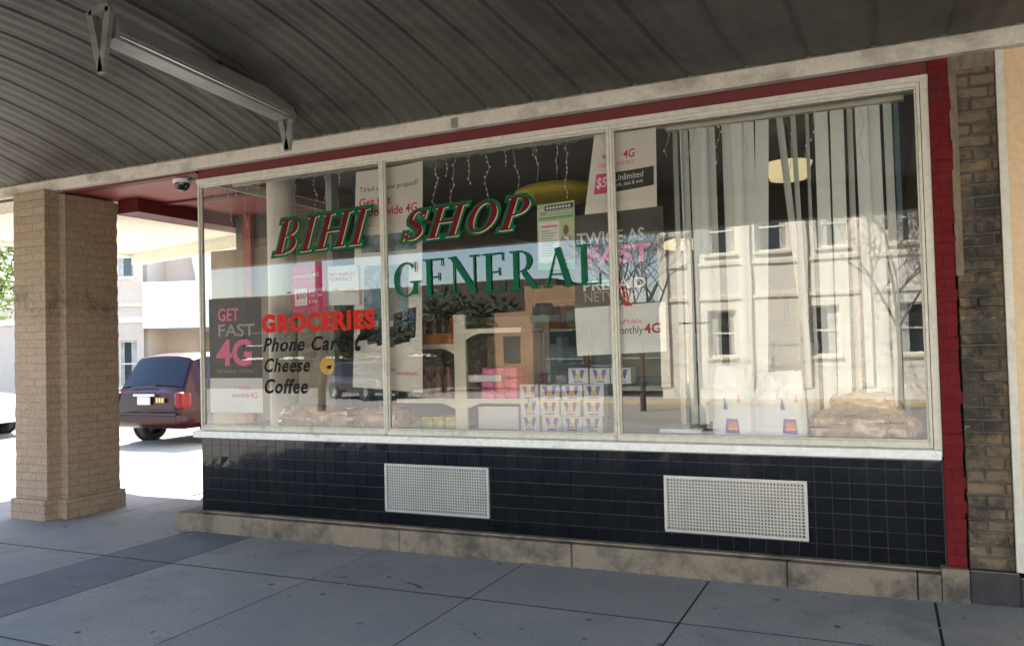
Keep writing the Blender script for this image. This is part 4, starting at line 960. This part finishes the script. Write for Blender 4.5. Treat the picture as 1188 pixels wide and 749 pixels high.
# ------------------------------------------------------------------ cars
def car(name, label, cat, loc, rz, paint, L, H, W, kind='van', group=None):
    t = thing(name, label, cat, loc, rz, group)
    # stations from rear (y=0) to front: y, z bottom, z belt, z top, half width, half roof width
    k = H/1.77; w = W/2
    if kind == 'van':
        st = [(0, .42, .62, .74, .86), (.05, .36, .80, 1.02, .93), (.16, .33, .98, 1.10, .97), (.50, .33, 1.02, 1.70, 1.0), (.8, .33, 1.02, 1.76, 1.0), (1.8, .30, 1.02, 1.77, 1.0), (2.9, .30, 1.00, 1.74, 1.0), (3.25, .30, .99, 1.66, 1.0), (4.05, .30, .97, 1.06, .98), (4.6, .32, .80, .90, .93), (4.85, .40, .62, .70, .80)]
    else:
        st = [(0, .46, .66, .80, .86), (.06, .40, .86, 1.04, .94), (.14, .38, 1.02, 1.14, .97), (.42, .38, 1.04, 1.68, 1.0), (.7, .36, 1.04, 1.75, 1.0), (1.7, .34, 1.03, 1.77, 1.0), (2.5, .34, 1.02, 1.73, 1.0), (2.75, .34, 1.02, 1.64, 1.0), (3.35, .34, 1.00, 1.10, .98), (4.3, .38, .92, 1.0, .94), (4.55, .46, .66, .78, .82)]
    ly = L/st[-1][0]; rows = []
    def sec(s):
        y, zb, zl, zt, kw = s; hw = w*kw; gr = zt-zl; rw = hw*(1-.28*min(1, gr/.75)) if gr > .2 else hw*.90
        pts = [(0, zb), (hw*.86, zb), (hw*.97, zb+.1), (hw, (zb+zl)/2), (hw*.985, zl-.04), (hw*.955, zl), (rw+.02*w, zt-.07 if gr > .2 else (zl+zt)/2+.01), (rw*.90, zt-.015), (rw*.5, zt+.012), (0, zt+.02)]
        return [(x, y*ly, z*k) for x, z in pts]
    S_ = [sec(s) for s in st]; n = len(S_[0])
    b = MB()
    for sgn in (1, -1):
        base = len(b.v)
        for s in S_:
            for p in s: b.v.append((p[0]*sgn, p[1], p[2]))
        for i in range(len(S_)-1):
            for j in range(n-1): b.f.append((base+i*n+j, base+i*n+j+1, base+(i+1)*n+j+1, base+(i+1)*n+j)); b.m.append(0)
        for e in (0, len(S_)-1): b.f.append(tuple(base+e*n+j for j in range(n))); b.m.append(0)
    b.build('body', paint, t, smooth=True)
    def lerp(a, c, f): return tuple(a[q]*(1-f)+c[q]*f for q in range(3))
    def surf(i, fi, j, fj): return lerp(lerp(S_[i][j], S_[i][j+1], fj), lerp(S_[i+1][j], S_[i+1][j+1], fj), fi)
    off = .012
    def side_win(i0, f0, i1, f1, sgn):
        b = MB(); pts = []
        for (i, f) in ((i0, f0), (i1, f1)):
            for fj in (.10, .97): 
                p = surf(i, f, 5, fj); pts.append(((p[0]+off)*sgn, p[1], p[2]+.004))
        b.poly([pts[0], pts[2], pts[3], pts[1]]); b.build('side_window', 'car_glass', t)
    for sgn in (1, -1):
        if kind == 'van':
            for (a, f0, c, f1) in ((3, .35, 4, .55), (4, .62, 5, .45), (5, .52, 6, .9)): side_win(a, f0, c, f1, sgn)
        else:
            for (a, f0, c, f1) in ((3, .35, 4, .4), (4, .48, 5, .25), (5, .33, 6, .6)): side_win(a, f0, c, f1, sgn)
    def top_glass(i, f0, f1, nm):
        b = MB(); vs_ = []
        for f in (f0, f1):
            row = [surf(i, f, 6, .6), surf(i, f, 7, .5), surf(i, f, 8, .6), surf(i, f, 8, 1)]
            full = [(-p[0], p[1], p[2]) for p in row]+[p for p in reversed(row[:-1])]
            vs_.append(full)
        dy = -off if nm == 'rear_window' else off
        m3 = len(vs_[0]); flat = [(p[0], p[1]+dy, p[2]+.012) for rw in vs_ for p in rw]
        b.faces(flat, [(q, q+1, m3+q+1, m3+q) for q in range(m3-1)]); b.build(nm, 'car_glass', t, smooth=True)
    top_glass(2, .06, .90, 'rear_window'); top_glass(7, .08, .92, 'windscreen')
    # wheels
    for yy in (.92*ly, (3.85 if kind == 'van' else 3.55)*ly):
        for sgn in (1, -1):
            b = MB(); M = Matrix.Rotation(PI/2, 3, 'Y'); r_ = .34*k if kind == 'van' else .37*k; xx = sgn*(w-.11)
            b.lathe([(r_*.6, -.11), (r_*.9, -.115), (r_, -.08), (r_, .08), (r_*.9, .115), (r_*.6, .11)], (xx, yy, r_), 26, M); wh = b.build('wheel', 'tyre', t, smooth=True)
            b = MB(); b.lathe([(0, .05*sgn), (r_*.2, .07*sgn), (r_*.55, .075*sgn), (r_*.63, .1*sgn)], (xx, yy, r_), 20, M); b.build('rim', 'rim', wh, smooth=True)
            b = MB(); b.lathe([(r_*1.12, -.03), (r_*1.12, .012), (r_*.5, .012)], (sgn*(w-.008), yy, r_+.01), 26, M); b.build('wheel_arch', 'rubber_trim', t)
    # rear lamps, bumper, plate, handle, mirrors, front lamps
    for sgn in (1, -1):
        b = MB(); b.box(sgn*(w*.76), sgn*(w*.992), -.012 if kind == 'van' else -.01, .25, .72*k, 1.04*k); o = b.build('tail_lamp', 'tail_red', t, bevel=.075)
        b = MB(); b.box(sgn*w*.62, sgn*w*.92, st[-1][0]*ly-.30, st[-1][0]*ly-.06, .64*k, .80*k); b.build('headlamp', 'chrome', t, bevel=.02)
        b = MB(); my = (3.35 if kind == 'van' else 2.8)*ly; b.box(sgn*w*.98, sgn*(w+.2), my, my+.09, 1.02*k, 1.18*k); b.build('wing_mirror', paint, t, bevel=.03)
    b = MB(); b.box(-w*.95, w*.95, -.10, .25, .44*k, .62*k); b.build('rear_bumper', paint, t, bevel=.05)
    b = MB(); b.box(-w*.88, w*.88, -.115, -.06, .615*k, .64*k); b.build('bumper_step', 'rubber_trim', t)
    b = MB(); b.box(-.16, .16, -.045, -.02, .80*k, .95*k); b.build('number_plate', 'plate', t)
    b = MB(); b.box(-.28, .28, -.035, -.012, .965*k, 1.0*k); b.build('plate_trim', 'chrome', t)
    b = MB(); b.box(-w*.8, w*.8, st[-1][0]*ly-.1, st[-1][0]*ly+.05, .36*k, .60*k); b.build('front_bumper', paint, t, bevel=.05)
    return t
v = car('minivan', 'dark maroon minivan seen from the back beyond brick pillar', 'minivan', (-12.98, 5.72, -.15), .0, 'paint_maroon', 4.9, 1.77, 1.95)
b = MB()

for q in range(3): b.box(.32+.075*q, .37+.075*q, -.035, -.01, .84, .93)
b.build('badge', 'badge_gold', v)
b = MB(); b.bar((-.5, .12, 1.13), (.15, .12, 1.16), .02); b.build('wiper', 'rubber_trim', v)
car('parked_suv', 'white car parked across the side street left of brick pillar', 'car', (-22.2, 5.2, -.15), -PI/2+.25, 'paint_white', 4.5, 1.62, 1.85, 'suv')
car('parked_suv', 'white car parked behind the maroon minivan against pink apartment block', 'car', (-24.0, 16.0, -.15), .2, 'paint_white', 4.5, 1.7, 1.85, 'suv')
car('parked_suv', 'silver and dark off road car mirrored in the corner window', 'car', (-23.0, -25.6, -.62), -1.15, 'paint_dark', 4.6, 1.72, 1.9, 'suv')

# ------------------------------------------------------------------ facades
def facade(root, name, o, ud, wd, z0, z1, rects, wall, depth=.18, glassm='window_glass', framem='trim_cream', sill=True, curtains=True, nrm=None):
    """upright wall at o running along ud; openings are cut and get a frame, a pane and a sill each"""
    ud = Vector(ud).normalized(); n = Vector((ud.y, -ud.x, 0))      # n points out of the wall, to the right of ud
    if nrm: n = Vector(nrm)
    o = Vector(o); P = lambda a, z, d=0: o+ud*a+n*d+Vector((0, 0, z))
    us = sorted(set([0, wd]+[v for r in rects for v in r[:2]])); zs = sorted(set([z0, z1]+[v for r in rects for v in r[2:]]))
    b = MB()
    for i in range(len(us)-1):
        for j in range(len(zs)-1):
            cu, cz = (us[i]+us[i+1])/2, (zs[j]+zs[j+1])/2
            if any(r[0] < cu < r[1] and r[2] < cz < r[3] for r in rects): continue
            b.poly([P(us[i], zs[j]), P(us[i+1], zs[j]), P(us[i+1], zs[j+1]), P(us[i], zs[j+1])])
    for a, c, d, e in rects:
        for (p, q) in (((a, d), (c, d)), ((c, d), (c, e)), ((c, e), (a, e)), ((a, e), (a, d))):
            b.poly([P(*p), P(*p, -depth), P(*q, -depth), P(*q)])
    b.build(name, wall, root)
    for a, c, d, e in rects:
        f = MB(); th = .06; y0, y1 = -depth+.0, -depth+.06
        def pb(u0, u1, q0, q1, d0, d1):
            vs_ = [P(u0, q0, d0), P(u1, q0, d0), P(u1, q0, d1), P(u0, q0, d1), P(u0, q1, d0), P(u1, q1, d0), P(u1, q1, d1), P(u0, q1, d1)]
            f.faces(vs_, [(0, 1, 2, 3), (4, 7, 6, 5), (0, 4, 5, 1), (1, 5, 6, 2), (2, 6, 7, 3), (3, 7, 4, 0)])
        pb(a, a+th, d, e, y0, y1); pb(c-th, c, d, e, y0, y1); pb(a+th, c-th, d, d+th, y0, y1); pb(a+th, c-th, e-th, e, y0, y1); pb(a+th, c-th, (d+e)/2-.025, (d+e)/2+.025, y0, y1-.005)
        if sill: pb(a-.05, c+.05, d-.07, d-.002, -.02, .07)
        wn = f.build('window', framem, root)
        g2 = MB(); g2.poly([P(a, d, -depth+.02), P(c, d, -depth+.02), P(c, e, -depth+.02), P(a, e, -depth+.02)]); g2.build('pane', glassm, wn)
        if curtains:
            g3 = MB(); wv = 10; 
            for (ca, cc) in ((a+th, a+(c-a)*random.uniform(.2, .45)), (c-(c-a)*random.uniform(.15, .4), c-th)):
                for q in range(wv): 
                    u0 = ca+(cc-ca)*q/wv; u1 = ca+(cc-ca)*(q+1)/wv; dd = -depth+.026+(.012 if q % 2 else 0); d2 = -depth+.026+(0 if q % 2 else .012)
                    g3.poly([P(u0, d+th, dd), P(u1, d+th, d2), P(u1, e-th, d2), P(u0, e-th, dd)])
            g3.build('curtain', 'curtain_pale', wn)
# cream two storey building across the street (mirrored in the end window)
cb = thing('cream_building', 'cream two storey building mirrored in the end window', 'building')
X0 = 14.0; W_ = 14+5.85
rc = []
for (xa, xb) in ((-4.62, -3.74), (-3.20, -2.32), (-1.60, -.80), (.2, 1.05), (2.2, 3.05), (4.0, 4.9), (6, 6.9), (8, 8.9), (10, 10.9)):
    rc.append((X0-xb, X0-xa, 4.05, 5.38))
for (xa, xb) in ((-4.62, -3.80), (-1.85, -1.08), (.3, 1.1), (2.6, 3.4), (5, 5.9), (8, 8.9)): rc.append((X0-xb, X0-xa, 1.12, 2.46))
facade(cb, 'front_wall', (X0, -18, 0), (-1, 0, 0), W_, -.3, 7.2, rc, 'stucco_cream', nrm=(0, 1, 0))
b = MB(); b.box(-5.85, 14, -30, -18.25, -.3, 7.2); b.build('building_block', 'stucco_cream', cb)
b = MB(); b.box(-5.95, 14, -18.0, -17.9, 5.62, 5.72); b.box(-5.95, 14, -18, -17.8, 7.1, 7.4); b.box(-5.95, 14, -17.998, -17.93, -.3, .25); b.box(-5.95, 14, -17.998, -17.95, 2.75, 2.85); b.box(-5.95, 14, -17.998, -17.95, 3.72, 3.82); b.build('cornice', 'trim_cream', cb)
b = MB()
for x in (-5.85, -5.0, -3.47, -1.97, -.42, 1.6, 3.5, 5.4): b.box(x-.13, x+.13, -17.995, -17.9, .25, 5.62)
b.build('wall_pier', 'trim_cream', cb)
# low shop beside it
ls = thing('low_shop', 'low dark fronted shop mirrored left of the cream building', 'building')
facade(ls, 'front_wall', (-5.95, -20, 0), (-1, 0, 0), 5, -.6, 2.9, [(.3, 1.9, .1, 2.1), (2.1, 3.0, -.5, 2.2), (3.2, 4.7, .1, 2.1)], 'brick_dark', glassm='shop_dark', framem='aluminium', nrm=(0, 1, 0), curtains=False)
b = MB(); b.box(-10.95, -5.95, -30, -20.25, -.6, 2.9); b.build('building_block', 'brick_dark', ls)
b = MB(); b.box(-10.9, -6.0, -20.05, -19.6, 2.35, 2.6); b.build('awning_board', 'shop_dark', ls)
# brown building and dark building further along
bb = thing('brown_building', 'brown brick building with stepped side mirrored in middle window', 'building')
b = MB(); b.box(-13.4, -11.2, -31, -25, -.8, 4.0); b.build('tall_block', 'brick_brown', bb); b = MB(); b.box(-15, -13.402, -31, -25.5, -.8, 3.0); b.build('low_block', 'brick_brown', bb)
b = MB()
for (x0, x1, z0, z1) in ((-12.9, -12.2, 2.2, 3.3), (-14.6, -13.9, .9, 2.0)): b.box(x0, x1, -25.6, -24.97 if x0 > -13.3 else -25.47, z0, z1)
b.build('window', 'window_glass', bb)
db = thing('dark_building', 'long dark building on the far street corner mirrored in windows', 'building')
facade(db, 'front_wall', (-15.2, -33, 0), (-1, 0, 0), 24, -1, 5.0, [(1+3*i, 2.6+3*i, 1.2, 2.8) for i in range(7)], 'brick_dark', curtains=False, nrm=(0, 1, 0))
b = MB(); b.box(-39.2, -15.2, -44, -33.25, -1, 5.0); b.build('building_block', 'brick_dark', db)

# far pink apartment block with white balcony (seen past the pillar)
ap = thing('apartment_block', 'pale pink apartment block with white boxed balcony beyond side street', 'building', (-25.6, 15.5, -.15), 0)
ur = Vector((.893, .45, 0)); nr = Vector((.45, -.893, 0))
facade(ap, 'front_wall', (-12*ur.x, -12*ur.y, 0), ur, 13.0, 0, 8.5, [(12.02, 12.62, 4.75, 6.3) if False else (12.0, 12.65, 4.62, 6.5), (12.05, 12.75, .6, 2.3), (9.3, 10.4, 4.6, 6.4), (9.2, 10.6, .7, 2.4), (6, 7.4, 4.6, 6.4), (6, 7.4, .7, 2.4), (3, 4.4, 4.6, 6.4), (3, 4.4, .7, 2.4)], 'stucco_pink', nrm=nr, framem='trim_cream')
def obox(root, name, a0, a1, d0, d1, z0, z1, mat):
    b = MB(); P = lambda a, d, z: tuple(ur*a+nr*d+Vector((0, 0, z)))
    b.faces([P(a0, d0, z0), P(a1, d0, z0), P(a1, d1, z0), P(a0, d1, z0), P(a0, d0, z1), P(a1, d0, z1), P(a1, d1, z1), P(a0, d1, z1)], [(0, 3, 2, 1), (4, 5, 6, 7), (0, 1, 5, 4), (1, 2, 6, 5), (2, 3, 7, 6), (3, 0, 4, 7)])
    return b.build(name, mat, root)
obox(ap, 'building_block', -12, 1.0, -10, -.4, 0, 8.5, 'stucco_pink')
obox(ap, 'wing', 1.0, 9, -12, -2.2, 0, 8.5, 'stucco_pink')
obox(ap, 'string_course', -12, 1.0, .0, .08, 2.95, 3.15, 'stucco_white'); obox(ap, 'string_course', -12, 1, .0, .08, 3.55, 3.65, 'trim_cream')
obox(ap, 'balcony', 1.02, 2.35, -2.2, .15, 2.72, 4.42, 'stucco_white'); obox(ap, 'balcony', 2.36, 5.5, -2.2, .05, 2.72, 4.44, 'stucco_white')
b = MB(); P = lambda a, d, z: tuple(ur*a+nr*d+Vector((0, 0, z)))
pr = [(1.75, 8.2), (3.4, 8.2), (4.9, 5.3), (5.5, 4.4), (2.4, 4.4), (2.3, 5.0)]
b.poly([P(a, -1.6, z) for a, z in pr]); b.poly([P(a, -2.1, z) for a, z in reversed(pr)])
for i in range(len(pr)):
    a, c = pr[i], pr[(i+1) % len(pr)]; b.poly([P(a[0], -1.6, a[1]), P(a[0], -2.1, a[1]), P(c[0], -2.1, c[1]), P(c[0], -1.6, c[1])])
b.build('sloped_parapet', 'stucco_white', ap)
obox(ap, 'ground_door', 2.3, 3.3, -2.19, -2.12, .0, 2.6, 'brick_brown'); obox(ap, 'ground_window', 4.0, 4.9, -2.19, -2.12, 1.0, 2.2, 'window_glass')

# ------------------------------------------------------------------ trees
def limb(b, p, d, L, r, depth, rr, tips, spread=.55, minr=.006):
    n = 4; pts = [p.copy()]; rs = [r]; q = p.copy(); dd = d.copy()
    for i in range(n):
        dd = (dd+Vector((rr.uniform(-.16, .16), rr.uniform(-.16, .16), rr.uniform(-.05, .14)))).normalized(); q = q+dd*L/n; pts.append(q.copy()); rs.append(r*(1-.45*(i+1)/n))
    b.tube(pts, rs, 6 if r > .03 else 4, cap=False)
    if depth == 0: tips.append(q.copy()); return
    for k in range(rr.choice((2, 3, 3))):
        i = rr.choice((2, 3, 4)); a = rr.uniform(0, 2*PI); s = Vector((math.cos(a), math.sin(a), rr.uniform(-.2, .7)))
        nd = (dd*(1-spread)+s*spread).normalized(); limb(b, pts[i], nd, L*rr.uniform(.6, .82), max(minr, rs[i]*.68), depth-1, rr, tips, spread, minr)
def bare_tree(x, y, z, h, seed, label, mat='bark', depth=5, r=.13):
    t = thing('bare_tree', label, 'tree', (x, y, z)); rr = random.Random(seed); tips = []
    b = MB(); b.tube([(0, 0, 0), (.03, .02, h*.18), (0, .04, h*.3)], [r*1.3, r, r*.9], 10); b.build('trunk', mat, t, smooth=True)
    b = MB()
    for k in range(4):
        a = k*PI/2+rr.uniform(-.4, .4); limb(b, Vector((0, .04, h*.29)), Vector((.6*math.cos(a), .6*math.sin(a), 1)).normalized(), h*.27, r*.62, depth, rr, tips)
    b.build('crown', mat, t); return t
bare_tree(.3, -15.6, -.15, 6.6, 3, 'bare tree with tangled branches mirrored at end jamb', 'bark_pale', 6, .06)
bare_tree(-5.6, -14.5, -.15, 6.4, 8, 'bare dark tree mirrored across the dark poster', 'bark', 5, .06)
bare_tree(-8.5, -24, -.3, 8, 12, 'bare tall tree behind low dark shop across street', 'bark')
def leafy(x, y, z, h, seed, label, mat, nleaf=2600, R=1.8, name='leafy_tree', lsz=.10):
    t = thing(name, label, 'tree', (x, y, z)); rr = random.Random(seed); tips = []
    b = MB(); b.tube([(0, 0, 0), (.05, .0, h*.3), (0, .05, h*.55)], [.16, .11, .08], 8)
    for k in range(5):
        a = k*2*PI/5; limb(b, Vector((0, .03, h*.42)), Vector((.8*math.cos(a), .8*math.sin(a), .9)).normalized(), h*.3, .06, 2, rr, tips)
    b.build('trunk', 'bark', t)
    cl = [p for p in tips]+[Vector((rr.gauss(0, R*.45), rr.gauss(0, R*.45), h*.68+rr.gauss(0, h*.14))) for _ in range(18)]
    b = MB()
    for k in range(nleaf):
        c = rr.choice(cl); s = R*.26; p = c+Vector((rr.gauss(0, s), rr.gauss(0, s), rr.gauss(0, s*.8)))
        a = Vector((rr.uniform(-1, 1), rr.uniform(-1, 1), rr.uniform(-.6, .6))).normalized(); q = a.cross(Vector((rr.uniform(-1, 1), rr.uniform(-1, 1), 1))).normalized(); l = lsz*rr.uniform(.6, 1.3)
        b.poly([p-a*l, p-q*l*.5, p+a*l, p+q*l*.5])
    b.build('crown', mat, t); return t
leafy(-20.9, 7.2, -.15, 5.6, 21, 'fresh green leafed street tree left of the brick pillar', 'leaf_bright', 4500, 1.5)
leafy(-19.5, -29, -.6, 4.0, 31, 'dark dense tree mirrored behind the off road car', 'leaf_dark', 3500, 2.4, 'evergreen_tree', .17)
leafy(-16.8, -28, -.6, 3.6, 32, 'dark tree mirrored beside the brown brick building', 'leaf_dark', 3000, 2.0, 'evergreen_tree', .17)
leafy(-26.5, -30, -.6, 4.2, 33, 'dark tree at far end of mirrored street', 'leaf_dark', 3000, 2.6, 'evergreen_tree', .17)

# ------------------------------------------------------------------ street lamp on the kerb
t = thing('street_lamp', 'grey street lamp post with hoop and sign plates mirrored in end window', 'street lamp', (-3.08, -9.0, 0))
b = MB(); b.lathe([(0, 0), (.15, 0), (.15, .36), (.10, .42), (.06, .46), (.045, 1.0), (.04, 3.0), (.035, 4.6), (0, 4.6)], (0, 0, 0), 16); b.build('post', 'lamp_post_grey', t, smooth=True)
b = MB(); b.tube([(.28*math.cos(a), .28*math.sin(a), 1.92) for a in [2*PI*k/24 for k in range(25)]], .012, 6, False)
b.tube([(-.28, 0, 1.92), (.28, 0, 1.92)], .01, 5); b.build('basket_hoop', 'black_iron', t)
b = MB(); b.box(.05, .30, -.02, .0, 3.15, 3.6); b.build('sign_plate', 'sign_grey', t)
b = MB(); b.tube([(0, 0, 4.5), (.2, 0, 4.75), (.6, 0, 4.8)], .03, 8); b.build('lamp_arm', 'lamp_post_grey', t)
b = MB(); b.box(.45, .95, -.1, .1, 4.72, 4.80); b.build('lamp_head', 'lamp_post_grey', t, bevel=.02)

# ------------------------------------------------------------------ cables over the street, grit along the wall
for k, (y, z, lb) in enumerate(((-15.2, 5.75, 'highest thin utility cable mirrored across the cream building'), (-15.0, 5.45, 'middle thin utility cable mirrored across the cream building'), (-14.8, 5.1, 'lowest thin utility cable mirrored across the cream building'))):
    b = MB(); b.tube([(-16+2*q, y, z-.5*(1-((q-7)/7)**2)+.35) for q in range(15)], .007, 5); tag(b.build('utility_cable', 'black_iron'), lb, 'cable', 'utility cables over the street')
for (x, lb) in ((-16, 'timber utility pole at left end of the mirrored cables'), (12, 'timber utility pole at right end of the mirrored cables')):
    t = thing('utility_pole', lb, 'pole', (x, -15, -.35), 0, 'utility poles'); b = MB(); b.tube([(0, 0, 0), (0, 0, 7.2)], [.14, .10], 10); b.build('post', 'bark', t)
    b = MB(); b.bar((0, -.5, 6.5), (0, .5, 6.5), .1, .1); b.build('crossarm', 'bark', t)
b = MB(); rr = random.Random(23)
for k in range(420):
    x = rr.uniform(-5.9, 1.0); y = -.105-abs(rr.gauss(0, .035)) if rr.random() < .75 else rr.uniform(-2.5, -.12); r_ = rr.uniform(.002, .006)
    b.mat(rr.choice(('joint_dirt', 'joint_dirt', 'kerb_stone', 'bark_pale', 'white_scrape', 'sill_paint')))
    a = rr.uniform(0, PI); c, sn = math.cos(a)*r_, math.sin(a)*r_; e = rr.uniform(.5, 1.6); h = r_*rr.uniform(.3, .9)
    b.faces([(x-c*e, y-sn*e, .003), (x+sn, y-c, .003), (x+c*e, y+sn*e, .003), (x-sn, y+c, .003), (x, y, .003+h)], [(0, 1, 4), (1, 2, 4), (2, 3, 4), (3, 0, 4)])
tag(b.build('grit'), None, None, None, 'stuff')
